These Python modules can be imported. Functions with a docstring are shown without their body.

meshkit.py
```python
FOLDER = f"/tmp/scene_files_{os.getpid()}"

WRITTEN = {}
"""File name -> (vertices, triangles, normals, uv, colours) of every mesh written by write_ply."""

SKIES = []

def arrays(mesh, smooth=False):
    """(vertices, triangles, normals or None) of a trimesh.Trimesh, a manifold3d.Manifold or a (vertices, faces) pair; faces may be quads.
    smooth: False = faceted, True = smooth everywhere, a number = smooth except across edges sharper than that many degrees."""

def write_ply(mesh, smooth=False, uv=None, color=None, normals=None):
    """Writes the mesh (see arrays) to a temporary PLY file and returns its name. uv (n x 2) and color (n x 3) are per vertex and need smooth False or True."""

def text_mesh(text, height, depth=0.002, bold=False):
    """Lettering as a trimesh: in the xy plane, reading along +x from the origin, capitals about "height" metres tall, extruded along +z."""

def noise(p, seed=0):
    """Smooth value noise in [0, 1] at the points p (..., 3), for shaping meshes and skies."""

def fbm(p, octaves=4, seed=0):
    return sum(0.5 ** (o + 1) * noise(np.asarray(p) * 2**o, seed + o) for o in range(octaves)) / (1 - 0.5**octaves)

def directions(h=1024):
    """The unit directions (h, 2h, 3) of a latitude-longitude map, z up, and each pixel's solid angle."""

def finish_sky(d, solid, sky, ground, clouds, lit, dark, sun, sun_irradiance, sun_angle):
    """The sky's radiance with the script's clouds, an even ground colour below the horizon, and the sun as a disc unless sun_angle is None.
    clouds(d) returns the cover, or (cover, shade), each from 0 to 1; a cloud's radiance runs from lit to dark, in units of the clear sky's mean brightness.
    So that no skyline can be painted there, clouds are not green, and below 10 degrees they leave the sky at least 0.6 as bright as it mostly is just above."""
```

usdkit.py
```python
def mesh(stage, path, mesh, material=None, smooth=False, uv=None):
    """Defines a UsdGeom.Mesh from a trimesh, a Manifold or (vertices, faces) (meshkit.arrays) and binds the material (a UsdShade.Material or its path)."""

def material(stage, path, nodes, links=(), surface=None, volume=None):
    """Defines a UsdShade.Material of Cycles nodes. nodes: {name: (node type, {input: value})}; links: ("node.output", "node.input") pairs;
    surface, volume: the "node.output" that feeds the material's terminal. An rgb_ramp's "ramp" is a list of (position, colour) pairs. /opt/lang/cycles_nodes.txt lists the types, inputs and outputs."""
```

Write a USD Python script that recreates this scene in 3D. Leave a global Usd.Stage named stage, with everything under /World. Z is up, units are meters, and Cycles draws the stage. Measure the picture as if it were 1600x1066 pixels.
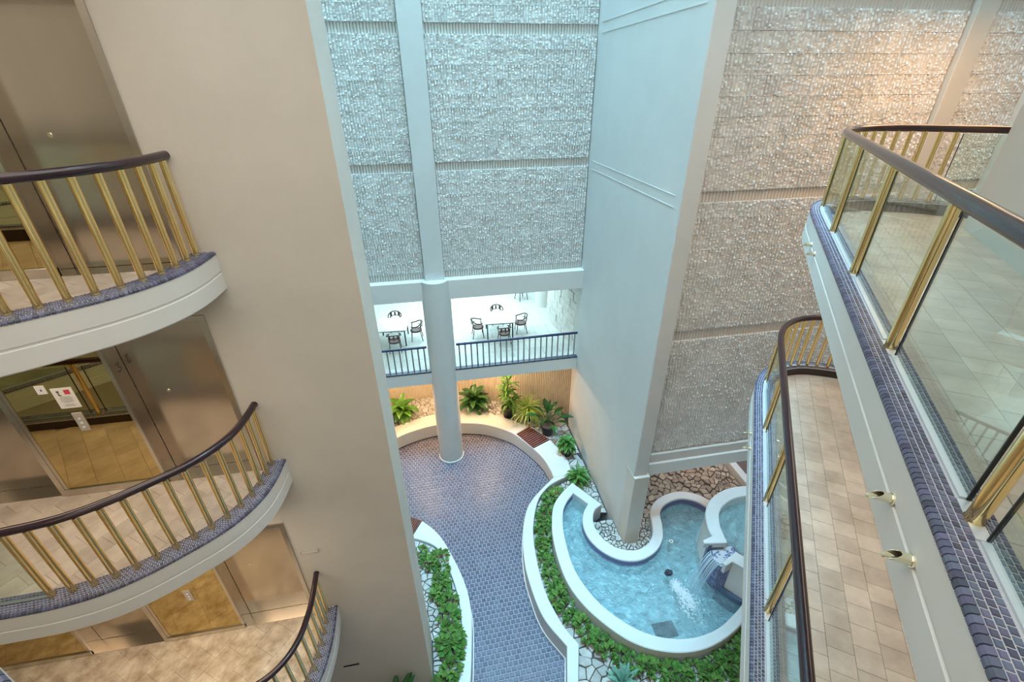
import math, random
import numpy as np
import trimesh, usdkit, meshkit
from shapely.geometry import Polygon, Point, LineString, box as sbox
from shapely.geometry.polygon import orient
from shapely.ops import unary_union
from scipy.spatial import Voronoi
from pxr import Usd, UsdGeom, UsdLux, Gf, Sdf, Vt, UsdShade

stage = Usd.Stage.CreateInMemory()
UsdGeom.SetStageUpAxis(stage, UsdGeom.Tokens.z)
UsdGeom.SetStageMetersPerUnit(stage, 1.0)
stage.SetDefaultPrim(UsdGeom.Xform.Define(stage, '/World').GetPrim())
UsdGeom.Scope.Define(stage, '/World/Looks')
rng = np.random.default_rng(7)
random.seed(7)

# ------------------------------------------------------------------ camera, light, exposure
EYE = 13.04                      # the lens, above the atrium floor
PITCH, ROLL, YAW, FPX = .51318, .00907, .17762, 707.2
cam = UsdGeom.Camera.Define(stage, '/World/camera')
cam.CreateHorizontalApertureAttr(36.0)
cam.CreateVerticalApertureAttr(36.0 * 1066 / 1600)
cam.CreateFocalLengthAttr(FPX / 1600 * 36)
cam.CreateClippingRangeAttr(Gf.Vec2f(.05, 200))
cam.CreateExposureAttr(0.12)
def _w(v):
    cy, sy = math.cos(YAW), math.sin(YAW)
    return np.array([v[0] * cy + v[1] * sy, -v[0] * sy + v[1] * cy, v[2]])
_c, _s, _cr, _sr = math.cos(PITCH), math.sin(PITCH), math.cos(ROLL), math.sin(ROLL)
_right = _w(np.array([_cr, -_sr * _s, -_sr * _c]))
_up = _w(np.array([_sr, _cr * _s, _cr * _c]))
_back = -_w(np.array([0, _c, -_s]))
cam.AddTransformOp().Set(Gf.Matrix4d(*_right, 0, *_up, 0, *_back, 0, 0, 0, EYE, 1))

def rect_light(name, at, size, color, power, rot=(0, 0, 0)):
    l = UsdLux.RectLight.Define(stage, '/World/' + name)
    l.CreateWidthAttr(size[0]); l.CreateHeightAttr(size[1])
    l.CreateColorAttr(Gf.Vec3f(*color)); l.CreateIntensityAttr(power)
    l.CreateNormalizeAttr(False)
    l.AddTranslateOp().Set(Gf.Vec3d(*at)); l.AddRotateXYZOp().Set(Gf.Vec3f(*rot))
    return l
def lamp(name, at, radius, color, power):
    l = UsdLux.SphereLight.Define(stage, '/World/' + name)
    l.CreateRadiusAttr(radius); l.CreateColorAttr(Gf.Vec3f(*color)); l.CreateIntensityAttr(power); l.CreateNormalizeAttr(False)
    l.AddTranslateOp().Set(Gf.Vec3d(*at))
COOL, WARM, FRONT = (.36, .74, 1.0), (1.0, .82, .62), (1.0, .98, .93)
dome = UsdLux.DomeLight.Define(stage, '/World/sky'); dome.CreateIntensityAttr(.25); dome.CreateColorAttr(Gf.Vec3f(.8, .9, 1))
rect_light('skylight', (2.6, 10.0, 41.4), (13.0, 10.0), COOL, 68.0)                  # roof glazing over the rear half of the atrium
rect_light('lobby_ceiling_light', (1.0, .5, 19.0), (13.0, 9.0), FRONT, 1.95)        # lit upper lobby over the front half
for i, z in enumerate((14.35, 10.62, 7.2)):
    rect_light(f'lift_lobby_light_{i}', (-5.0, 4.75, z), (3.2, .9), WARM, (2.6, 3.2, 5.6)[i])       # downlights under each landing
for i, z in enumerate((14.35, 10.62)):
    rect_light(f'gallery_light_{i}', (5.9, 3.4, z), (5.0, 1.0), (1.0, .82, .62), 2.1, (0, 0, 54))
for i, z in enumerate((14.35, 10.62, 7.2)):
    rect_light(f'bridge_light_{i}', (-2.6, -.8, z), (6.0, 1.2), WARM, 3.0, (0, 0, -36))
rect_light('gallery_back_light', (9.4, 6.6, 14.3), (2.4, 2.0), (1.0, .55, .25), 8.5)
rect_light('terrace_window_light', (1.0, 18.6, 6.75), (7.0, 5.0), (.66, .95, 1.0), 3.0)
lamp('planter_lamp', (1.7, 15.6, 3.45), .07, (1.0, .70, .42), 720.0)
lamp('planter_lamp_2', (-1.4, 15.8, 3.45), .07, (1.0, .70, .42), 720.0)
for i, x in enumerate((-1.15, 1.25)):
    rect_light(f'terrace_soffit_light_{i}', (x, 14.75, 3.58), (.35, .35), (1.0, .50, .20), 120.0)
lamp('undercroft_lamp', (9.0, 11.6, 2.75), .08, (1.0, .52, .25), 330.0)

# ------------------------------------------------------------------ materials
LK = '/World/Looks/'
def mat(name, col, rough=.6, metal=0.0, var=.0, vscale=2.0, bump=0.0, bscale=60.0, rand=None, randamt=.25, coat=0.0, hue=0.0, col2=None, vdetail=4, stretch=None, leaf=0.0):
    n = {'g': ('geometry', {}), 'p': ('principled_bsdf', {'roughness': rough, 'metallic': metal, 'coat_weight': coat, 'base_color': col})}
    L = []
    pos = 'g.position'
    if stretch:
        n['mp'] = ('mapping', {'scale': stretch}); L.append((pos, 'mp.vector')); pos = 'mp.vector'
    cur = None
    if var or col2:
        n['n'] = ('noise_texture', {'scale': vscale, 'detail': float(vdetail), 'roughness': .6})
        a = np.clip(np.array(col) * (1 - var), 0, 1); b = np.clip(np.array(col2 if col2 else np.array(col) * (1 + var)), 0, 1)
        n['r'] = ('rgb_ramp', {'ramp': [(.28, tuple(a)), (.72, tuple(b))]})
        L += [(pos, 'n.vector'), ('n.fac', 'r.fac')]; cur = 'r.color'
    if rand:
        if rand == 'island': n['at'] = ('attribute', {'attribute': 'tone'}); src = 'at.fac'
        else:
            n['oi'] = ('object_info', {}); src = 'oi.random'
        n['mr'] = ('map_range', {'from_min': 0.0, 'from_max': 1.0, 'to_min': 1 - randamt, 'to_max': 1 + randamt})
        n['hs'] = ('hsv', {'color': col, 'hue': .5})
        L += [(src, 'mr.value'), ('mr.result', 'hs.value')]
        if hue:
            n['m5'] = ('math', {'math_type': 'multiply', 'value2': 7.31}); n['fr'] = ('math', {'math_type': 'fraction'})
            n['mh'] = ('map_range', {'from_min': 0.0, 'from_max': 1.0, 'to_min': .5 - hue, 'to_max': .5 + hue})
            L += [(src, 'm5.value1'), ('m5.value', 'fr.value1'), ('fr.value', 'mh.value'), ('mh.result', 'hs.hue')]
        if cur: L.append((cur, 'hs.color'))
        cur = 'hs.color'
    if cur: L.append((cur, 'p.base_color'))
    if bump:
        n['bn'] = ('noise_texture', {'scale': bscale, 'detail': 5.0, 'roughness': .6}); n['b'] = ('bump', {'strength': bump, 'distance': .02})
        L += [(pos, 'bn.vector'), ('bn.fac', 'b.height'), ('b.normal', 'p.normal')]
    out = 'p.BSDF'
    if leaf:
        n['t'] = ('translucent_bsdf', {'color': tuple(np.clip(np.array(col) * 1.6, 0, 1))}); n['mx'] = ('mix_closure', {'fac': leaf})
        L += [('p.BSDF', 'mx.closure1'), ('t.BSDF', 'mx.closure2')]
        out = 'mx.closure'
    return usdkit.material(stage, LK + name, n, L, surface=out)

M = {}
M['plaster'] = mat('plaster', (.65, .605, .535), .75, var=.05, vscale=.8, bump=.12, bscale=35)
M['plaster_fin'] = mat('plaster_fin', (.66, .66, .64), .75, var=.04, vscale=.9, bump=.15, bscale=30)
M['white'] = mat('white', (.74, .73, .70), .55, var=.02, vscale=1.5, bump=.05, bscale=50)
M['coping'] = mat('coping', (.64, .675, .675), .55, var=.02, vscale=1.2)
M['stone'] = mat('stone', (.74, .73, .70), .9, var=.10, vscale=2.5, bump=.5, bscale=60, rand='obj', randamt=.05)
M['stone_backing'] = mat('stone_backing', (.68, .66, .62), .85, var=.06, vscale=2, bump=.1)
M['rib_wall'] = mat('rib_wall', (.62, .54, .42), .85, var=.06, vscale=2)
M['steel'] = mat('steel', (.64, .57, .48), .19, metal=1.0, var=.08, vscale=1.6, stretch=(1, 1, .15))
M['steel_trim'] = mat('steel_trim', (.66, .61, .54), .22, metal=1.0)
M['mirror'] = mat('mirror', (.60, .47, .22), .015, metal=1.0)
M['brass'] = mat('brass', (.95, .74, .36), .16, metal=1.0)
M['brass_pale'] = mat('brass_pale', (.93, .86, .66), .2, metal=1.0)
M['rail'] = mat('rail', (.024, .008, .015), .25, coat=.5, var=.12, vscale=14)
M['rail_grey'] = mat('rail_grey', (.30, .33, .36), .4, metal=.4)
M['rail_blue'] = mat('rail_blue', (.018, .025, .09), .3, coat=.3)
M['grout'] = mat('grout', (.55, .55, .58), .8)
M['mosaic'] = mat('mosaic', (.11, .115, .19), .3, rand='island', randamt=.4, hue=.025)
M['mosaic_part'] = mat('mosaic_part', (.11, .115, .19), .28, rand='obj', randamt=.45, hue=.035)
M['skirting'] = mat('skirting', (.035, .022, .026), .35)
M['channel'] = mat('channel', (.62, .68, .74), .35, metal=.3)
M['marble'] = mat('marble', (.64, .53, .44), .38, col2=(.76, .66, .57), var=.22, vscale=3.2, vdetail=9, rand='obj', randamt=.12)
M['marble_dark'] = mat('marble_dark', (.56, .40, .25), .28, col2=(.90, .80, .66), var=.32, vscale=4.2, vdetail=9, rand='obj', randamt=.10)
M['floor_grout'] = mat('floor_grout', (.46, .39, .31), .8)
M['bed'] = mat('bed', (.16, .12, .10), .9)
M['terrace_tile'] = mat('terrace_tile', (.74, .78, .77), .35, var=.03, rand='obj', randamt=.03)
M['pave'] = mat('pave', (.112, .112, .155), .36, rand='island', randamt=.22, hue=.03)
M['pave_part'] = mat('pave_part', (.112, .112, .155), .36, rand='obj', randamt=.22, hue=.03)
M['pave_grout'] = mat('pave_grout', (.30, .31, .38), .8)
M['slate'] = mat('slate', (.47, .46, .43), .8, var=.18, vscale=6, rand='obj', randamt=.22)
M['slate_dark'] = mat('slate_dark', (.33, .26, .20), .8, var=.25, vscale=6, rand='obj', randamt=.3)
M['slate_stuff'] = mat('slate_stuff', (.40, .34, .28), .8, var=.2, vscale=6, rand='island', randamt=.3)
M['soil'] = mat('soil', (.09, .07, .06), .95)
M['basin'] = mat('basin', (.68, .84, .85), .5, var=.10, vscale=1.5)
M['table_white'] = mat('table_white', (.82, .85, .86), .35)
M['chair_wood'] = mat('chair_wood', (.085, .045, .038), .45)
M['chair_seat'] = mat('chair_seat', (.23, .16, .16), .6)
M['table_leg'] = mat('table_leg', (.10, .12, .14), .4, metal=.5)
M['pot'] = mat('pot', (.012, .012, .018), .35)
M['pot_teal'] = mat('pot_teal', (.16, .42, .44), .4)
M['leaf_big'] = mat('leaf_big', (.10, .26, .035), .3, var=.35, vscale=9, leaf=.25, rand='obj', randamt=.3)
M['leaf_dark'] = mat('leaf_dark', (.035, .12, .028), .28, var=.3, vscale=8, leaf=.2, rand='obj', randamt=.3)
M['leaf_lime'] = mat('leaf_lime', (.44, .60, .16), .4, var=.3, vscale=12, leaf=.3, rand='island', randamt=.3)
M['leaf_mid'] = mat('leaf_mid', (.10, .26, .06), .35, var=.3, vscale=12, leaf=.25, rand='island', randamt=.3)
M['leaf_cover'] = mat('leaf_cover', (.095, .225, .045), .36, leaf=.18, rand='island', randamt=.45, hue=.025)
M['leaf_silver'] = mat('leaf_silver', (.16, .34, .26), .45, var=.2, vscale=12, leaf=.2, rand='obj', randamt=.2)
M['stem'] = mat('stem', (.16, .11, .06), .8)
M['slat'] = mat('slat', (.26, .085, .065), .45, rand='obj', randamt=.15)
M['void'] = mat('void', (.015, .013, .013), .9)
M['paper'] = mat('paper', (.78, .76, .74), .6)
M['ink'] = mat('ink', (.10, .10, .11), .6)
M['red'] = mat('red', (.60, .06, .08), .5)
M['panel_grey'] = mat('panel_grey', (.55, .50, .46), .4, metal=.3)
M['lens'] = mat('lens', (.75, .76, .78), .2)
M['gasket'] = mat('gasket', (.010, .014, .014), .4)
M['foam'] = mat('foam', (.86, .93, .95), .5)
M['mosaic_pool'] = mat('mosaic_pool', (.17, .19, .34), .45, rand='island', randamt=.45, hue=.03)
M['rock'] = mat('rock', (.03, .035, .05), .6)

M['glass'] = usdkit.material(stage, LK + 'glass', {'t': ('transparent_bsdf', {'color': (.90, .965, .945)}), 'g': ('glossy_bsdf', {'roughness': .01, 'color': (.95, 1, .98)}), 'lw': ('layer_weight', {'blend': .5}),
                             'pw': ('math', {'math_type': 'power', 'value2': 3.5}), 'ma': ('math', {'math_type': 'multiply_add', 'value2': .55, 'value3': .035}), 'm': ('mix_closure', {})},
                             [('lw.facing', 'pw.value1'), ('pw.value', 'ma.value1'), ('ma.value', 'm.fac'), ('t.BSDF', 'm.closure1'), ('g.BSDF', 'm.closure2')], surface='m.closure')
M['water'] = usdkit.material(stage, LK + 'water', {'gm': ('geometry', {}), 'n1': ('noise_texture', {'scale': 4.5, 'detail': 5.0, 'distortion': 1.2, 'roughness': .62}), 'b': ('bump', {'strength': 1.0, 'distance': .35}),
                             't': ('transparent_bsdf', {'color': (.80, .93, .95)}), 'g': ('glossy_bsdf', {'roughness': .05}), 'f': ('fresnel', {'IOR': 1.5}), 'm': ('mix_closure', {}),
                             'd': ('diffuse_bsdf', {'color': (.62, .86, .90)}), 'm2': ('mix_closure', {'fac': .30})},
                             [('gm.position', 'n1.vector'), ('n1.fac', 'b.height'), ('b.normal', 'g.normal'), ('b.normal', 'f.normal'), ('b.normal', 'd.normal'), ('t.BSDF', 'm2.closure1'), ('d.BSDF', 'm2.closure2'), ('f.fac', 'm.fac'), ('m2.closure', 'm.closure1'), ('g.BSDF', 'm.closure2')], surface='m.closure')
M['fall'] = usdkit.material(stage, LK + 'fall', {'t': ('transparent_bsdf', {'color': (.9, .97, 1)}), 'd': ('principled_bsdf', {'base_color': (.85, .93, .97), 'roughness': .1}), 'm': ('mix_closure', {'fac': .42})},
                            [('t.BSDF', 'm.closure1'), ('d.BSDF', 'm.closure2')], surface='m.closure')

M['froth'] = usdkit.material(stage, LK + 'froth', {'t': ('transparent_bsdf', {'color': (.95, 1, 1)}), 'd': ('principled_bsdf', {'base_color': (.90, .95, .97), 'roughness': .4}), 'm': ('mix_closure', {'fac': .42})},
                            [('t.BSDF', 'm.closure1'), ('d.BSDF', 'm.closure2')], surface='m.closure')
# ------------------------------------------------------------------ helpers
_names = {}
def numbered(parent, name):
    k = (parent, name); i = _names.get(k, 0); _names[k] = i + 1
    return f'{parent}/{name}' if i == 0 else f'{parent}/{name}_{i:03d}'
def tag(p, label=None, cat=None, group=None, kind=None):
    p = p.GetPrim() if hasattr(p, 'GetPrim') else p
    for k, v in (('label', label), ('category', cat), ('group', group), ('kind', kind)):
        if v: p.SetCustomDataByKey(k, v)
    return p
def thing(name, label, cat, loc=None, rz=0.0, group=None, kind=None):
    path = numbered('/World', name)
    x = UsdGeom.Xform.Define(stage, path)
    if loc is not None:
        x.AddTranslateOp().Set(Gf.Vec3d(*map(float, loc)))
        x.AddRotateZOp().Set(math.degrees(rz))
    return tag(x, label, cat, group, kind)
def part(name, mesh, m, parent, smooth=False, label=None, kind=None):
    path = numbered(str(parent.GetPath()), name)
    tone = None
    if isinstance(mesh, tuple) and len(mesh) == 3: tone, mesh = mesh[2], mesh[:2]
    p = usdkit.mesh(stage, path, mesh, M[m], smooth).GetPrim()
    if tone is not None: UsdGeom.PrimvarsAPI(p).CreatePrimvar('tone', Sdf.ValueTypeNames.FloatArray, 'vertex').Set(Vt.FloatArray.FromNumpy(np.asarray(tone, np.float32)))
    if label: p.SetCustomDataByKey('label', label)
    if kind: p.SetCustomDataByKey('kind', kind)
    return p
def copy_of(src, name, label, loc, rz, group, cat, scale=None):
    path = numbered('/World', name)
    x = UsdGeom.Xform.Define(stage, path); p = x.GetPrim()
    p.GetReferences().AddInternalReference(src.GetPath())
    x.ClearXformOpOrder()
    x.AddTranslateOp().Set(Gf.Vec3d(*map(float, loc))); x.AddRotateZOp().Set(math.degrees(rz))
    if scale: x.AddScaleOp().Set(Gf.Vec3f(scale, scale, scale))
    p.SetInstanceable(True)
    return tag(p, label, cat, group)

class MB:
    """Collects pieces into one mesh."""
    def __init__(s): s.v, s.f, s.n = [], [], 0
    def add(s, v, f):
        v = np.asarray(v, float); f = np.asarray(f, int)
        s.v.append(v); s.f.append(f + s.n); s.n += len(v); return s
    def tm(s, m): return s.add(m.vertices, m.faces)
    def get(s): return np.vstack(s.v), np.vstack(s.f)
_BF = np.array([[0, 2, 1], [0, 3, 2], [4, 5, 6], [4, 6, 7], [0, 1, 5], [0, 5, 4], [1, 2, 6], [1, 6, 5], [2, 3, 7], [2, 7, 6], [3, 0, 4], [3, 4, 7]])
def bx(x0, x1, y0, y1, z0, z1):
    return np.array([[x0, y0, z0], [x1, y0, z0], [x1, y1, z0], [x0, y1, z0], [x0, y0, z1], [x1, y0, z1], [x1, y1, z1], [x0, y1, z1]], float), _BF
def boxes(*bs):
    m = MB()
    for b in bs: m.add(*bx(*b))
    return m.get()
def rbox(x0, x1, y0, y1, z0, z1, b=.012):
    """box with chamfered edges: hull of an inset star"""
    p = []
    for sx, x in ((1, x0), (-1, x1)):
        for sy, y in ((1, y0), (-1, y1)):
            for sz, z in ((1, z0), (-1, z1)):
                p += [(x, y + sy * b, z + sz * b), (x + sx * b, y, z + sz * b), (x + sx * b, y + sy * b, z)]
    h = trimesh.convex.convex_hull(np.array(p)); return np.array(h.vertices), np.array(h.faces)
def prism(poly, z0, z1):
    m = MB()
    for g in getattr(poly, 'geoms', [poly]):
        if g.geom_type != 'Polygon' or g.area < 1e-5: continue
        e = trimesh.creation.extrude_polygon(g, z1 - z0, engine='earcut'); e.apply_translation((0, 0, z0)); m.tm(e)
    return m.get()
def coped(poly, z0, z1, b=.018):
    """extruded outline whose top edge is chamfered"""
    return (MB().add(*prism(poly, z0, z1 - b)).add(*taper(poly, z1 - b, z1, b))).get()
def taper(poly, z0, z1, b):
    m = MB()
    for g in getattr(poly, 'geoms', [poly]):
        g = orient(g, 1.0); i = g.buffer(-b, join_style=2)
        m.add(*prism(i, z0 + 1e-4, z1))
        for ring in [g.exterior] + list(g.interiors):
            P = np.array(ring.coords)[:-1]
            t = np.roll(P, -1, 0) - np.roll(P, 1, 0); t /= np.maximum(np.linalg.norm(t, axis=1, keepdims=True), 1e-9)
            Q = P + np.stack([-t[:, 1], t[:, 0]], 1) * b
            k = len(P); j = np.arange(k); jn = (j + 1) % k
            m.add(np.vstack([np.c_[P, np.full(k, z0)], np.c_[Q, np.full(k, z1)]]), np.vstack([np.c_[j, jn, jn + k], np.c_[j, jn + k, j + k]]))
    return m.get()
def cell_prism(P, z0, z1, inset, tilt=(0, 0)):
    """one stone or tile: convex outline, chamfered and tilted top"""
    P = np.asarray(P, float); c = P.mean(0); k = len(P)
    r = np.linalg.norm(P - c, axis=1, keepdims=True); Q = c + (P - c) * np.maximum(.4, 1 - inset / np.maximum(r, 1e-6))
    zt = z1 + (Q - c) @ np.array(tilt); h = (z1 - z0)
    zm = z1 + (P - c) @ np.array(tilt) - min(inset * .8, h * .5)
    v = np.vstack([np.c_[P, np.full(k, z0)], np.c_[P, zm], np.c_[Q, zt], [[c[0], c[1], zt.mean()]]])
    j = np.arange(k); jn = (j + 1) % k
    f = np.vstack([np.c_[j, jn, jn + k], np.c_[j, jn + k, j + k], np.c_[j + k, jn + k, jn + 2 * k], np.c_[j + k, jn + 2 * k, j + 2 * k], np.c_[j + 2 * k, jn + 2 * k, np.full(k, 3 * k)]])
    return v, f
def tube(path, r, seg=10, cap=True):
    P = np.asarray(path, float); n = len(P); R = np.broadcast_to(np.asarray(r, float), (n,))
    T = np.gradient(P, axis=0); T /= np.linalg.norm(T, axis=1, keepdims=True)
    ref = np.array([0, 0, 1.0]) if abs(T[:, 2]).max() < .95 else np.array([1.0, 0.13, 0])
    A = np.cross(T, ref); A /= np.maximum(np.linalg.norm(A, axis=1, keepdims=True), 1e-9); B = np.cross(A, T)
    a = np.arange(seg) / seg * 2 * np.pi
    v = (P[:, None] + R[:, None, None] * (np.cos(a)[None, :, None] * A[:, None] + np.sin(a)[None, :, None] * B[:, None])).reshape(-1, 3)
    i, j = np.meshgrid(np.arange(n - 1), np.arange(seg), indexing='ij'); i, j = i.ravel(), j.ravel(); jn = (j + 1) % seg
    f = np.vstack([np.c_[i * seg + j, (i + 1) * seg + j, (i + 1) * seg + jn], np.c_[i * seg + j, (i + 1) * seg + jn, i * seg + jn]])
    if cap:
        v = np.vstack([v, P[:1], P[-1:]]); k = np.arange(seg); kn = (k + 1) % seg
        f = np.vstack([f, np.c_[k, kn, np.full(seg, n * seg)], np.c_[(n - 1) * seg + kn, (n - 1) * seg + k, np.full(seg, n * seg + 1)]])
    return v, f
def lathe(prof, seg=20, at=(0, 0, 0)):
    P = np.asarray(prof, float); n = len(P); a = np.arange(seg) / seg * 2 * np.pi
    v = np.stack([P[:, None, 0] * np.cos(a), P[:, None, 0] * np.sin(a), np.broadcast_to(P[:, None, 1], (n, seg))], -1).reshape(-1, 3) + np.array(at)
    i, j = np.meshgrid(np.arange(n - 1), np.arange(seg), indexing='ij'); i, j = i.ravel(), j.ravel(); jn = (j + 1) % seg
    f = np.vstack([np.c_[i * seg + j, i * seg + jn, (i + 1) * seg + jn], np.c_[i * seg + j, (i + 1) * seg + jn, (i + 1) * seg + j]])
    return v, f
def spline(pts, n=12, closed=False):
    P = np.asarray(pts, float)
    if closed: Q = np.vstack([P[-1], P, P[0], P[1]])
    else: Q = np.vstack([2 * P[0] - P[1], P, 2 * P[-1] - P[-2]])
    out = []; t = np.linspace(0, 1, n, endpoint=False)[:, None]
    for i in range(len(Q) - 3):
        a, b, c, d = Q[i:i + 4]
        out.append(.5 * ((2 * b) + (c - a) * t + (2 * a - 5 * b + 4 * c - d) * t ** 2 + (3 * b - a - 3 * c + d) * t ** 3))
    if not closed: out.append(P[-1:])
    return np.vstack(out)
class Path2:
    """a plan curve; s runs along it, o is measured to its right-hand side"""
    def __init__(s, pts, step=.03):
        P = np.asarray(pts, float); L = np.r_[0, np.cumsum(np.linalg.norm(np.diff(P, axis=0), axis=1))]
        n = max(2, int(L[-1] / step)); q = np.linspace(0, L[-1], n + 1)
        s.P = np.c_[np.interp(q, L, P[:, 0]), np.interp(q, L, P[:, 1])]; s.s = q; s.L = L[-1]
        T = np.gradient(s.P, axis=0); k = np.ones(9) / 9
        T = np.c_[np.convolve(np.pad(T[:, 0], 4, 'edge'), k, 'valid'), np.convolve(np.pad(T[:, 1], 4, 'edge'), k, 'valid')]
        T /= np.linalg.norm(T, axis=1, keepdims=True); s.N = np.c_[T[:, 1], -T[:, 0]]
    def at(s, q, o):
        q = np.asarray(q, float); o = np.asarray(o, float)[..., None] if np.ndim(o) else o
        p = np.stack([np.interp(q, s.s, s.P[:, 0]), np.interp(q, s.s, s.P[:, 1])], -1)
        n = np.stack([np.interp(q, s.s, s.N[:, 0]), np.interp(q, s.s, s.N[:, 1])], -1)
        return p + n * o
    def line(s, o, s0=0, s1=None, step=.06):
        s1 = s.L if s1 is None else s1
        return s.at(np.linspace(s0, s1, max(2, int((s1 - s0) / step) + 1)), o)
def sweep(path, s0, s1, prof, step=.06):
    """prof: closed outline of (o, z)"""
    n = max(2, int((s1 - s0) / step) + 1); q = np.linspace(s0, s1, n); k = len(prof)
    v = np.concatenate([np.concatenate([path.at(q, o), np.full((n, 1), z)], 1)[:, None] for o, z in prof], 1).reshape(-1, 3)
    i, j = np.meshgrid(np.arange(n - 1), np.arange(k), indexing='ij'); i, j = i.ravel(), j.ravel(); jn = (j + 1) % k
    f = np.vstack([np.c_[i * k + j, (i + 1) * k + j, (i + 1) * k + jn], np.c_[i * k + j, (i + 1) * k + jn, i * k + jn]])
    cap = np.asarray(trimesh.creation.triangulate_polygon(Polygon(prof), engine='earcut')[1]) % k
    f = np.vstack([f, cap, cap[:, ::-1] + (n - 1) * k])
    m = trimesh.Trimesh(v, f, process=False); 
    if m.volume < 0: f = f[:, ::-1]
    return v, f
def voronoi_cells(poly, n, seed, relax=2, gap=.012):
    r = np.random.default_rng(seed); x0, y0, x1, y1 = poly.bounds; P = []
    while len(P) < n:
        q = r.uniform((x0, y0), (x1, y1))
        if poly.contains(Point(q)): P.append(q)
    P = np.array(P); far = np.array([[x0 - 50, y0 - 50], [x1 + 50, y0 - 50], [x0 - 50, y1 + 50], [x1 + 50, y1 + 50]])
    for it in range(relax + 1):
        V = Voronoi(np.vstack([P, far])); cells = []
        for i in range(len(P)):
            reg = V.regions[V.point_region[i]]
            cells.append(Polygon(V.vertices[reg]) if -1 not in reg and len(reg) > 2 else None)
        if it < relax: P = np.array([np.array(c.intersection(poly).centroid.coords[0]) if c is not None and not c.intersection(poly).is_empty else p for c, p in zip(cells, P)])
    out = []
    for c in cells:
        if c is None: continue
        c = c.intersection(poly)
        for g in getattr(c, 'geoms', [c]):
            if g.geom_type == 'Polygon':
                g = g.buffer(-gap).simplify(.01)
                if g.geom_type == 'Polygon' and g.area > .0015: out.append(np.array(g.convex_hull.exterior.coords)[:-1][::(1 if g.convex_hull.exterior.is_ccw else -1)])
    return out
def grid_tiles(poly, size, ang, origin, gap=.006, bond=.5):
    """square tiles clipped to an outline"""
    from shapely import affinity
    q = affinity.rotate(poly, -math.degrees(ang), origin=origin); x0, y0, x1, y1 = q.bounds; w, h = size; out = []
    import shapely
    shapely.prepare(q)
    j0 = math.floor((y0 - origin[1]) / h); i0 = math.floor((x0 - origin[0]) / w) - 1
    for j in range(j0, math.ceil((y1 - origin[1]) / h) + 1):
        off = bond * w * (j % 2)
        for i in range(i0, math.ceil((x1 - origin[0]) / w) + 1):
            a, b = origin[0] + i * w + off, origin[1] + j * h
            s = sbox(a + gap / 2, b + gap / 2, a + w - gap / 2, b + h - gap / 2)
            if not q.intersects(s): continue
            if not q.contains(s):
                s = s.intersection(q)
                s = max(getattr(s, 'geoms', [s]), key=lambda g: g.area)
                if s.area < .12 * w * h: continue
                s = s.convex_hull
            s = affinity.rotate(s, math.degrees(ang), origin=origin)
            P = np.array(s.exterior.coords)[:-1]
            out.append(P if s.exterior.is_ccw else P[::-1])
    return out
def path_tiles(path, ss, o0, o1, z, h=.006, gap=.006, inset=.005, stag=0.0):
    """tiles laid along a curve: list of (v, f)"""
    out = []
    for a, b in zip(ss[:-1], ss[1:]):
        q = np.array([a + gap / 2 + stag, b - gap / 2 + stag, b - gap / 2 + stag, a + gap / 2 + stag]); P = np.array([path.at(q[k], o) for k, o in enumerate((o1 - gap / 2, o1 - gap / 2, o0 + gap / 2, o0 + gap / 2))])
        if Polygon(P).exterior.is_ccw is False: P = P[::-1]
        out.append(cell_prism(P, z - .003, z + h, inset))
    return out
_tone = np.random.default_rng(99)
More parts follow.
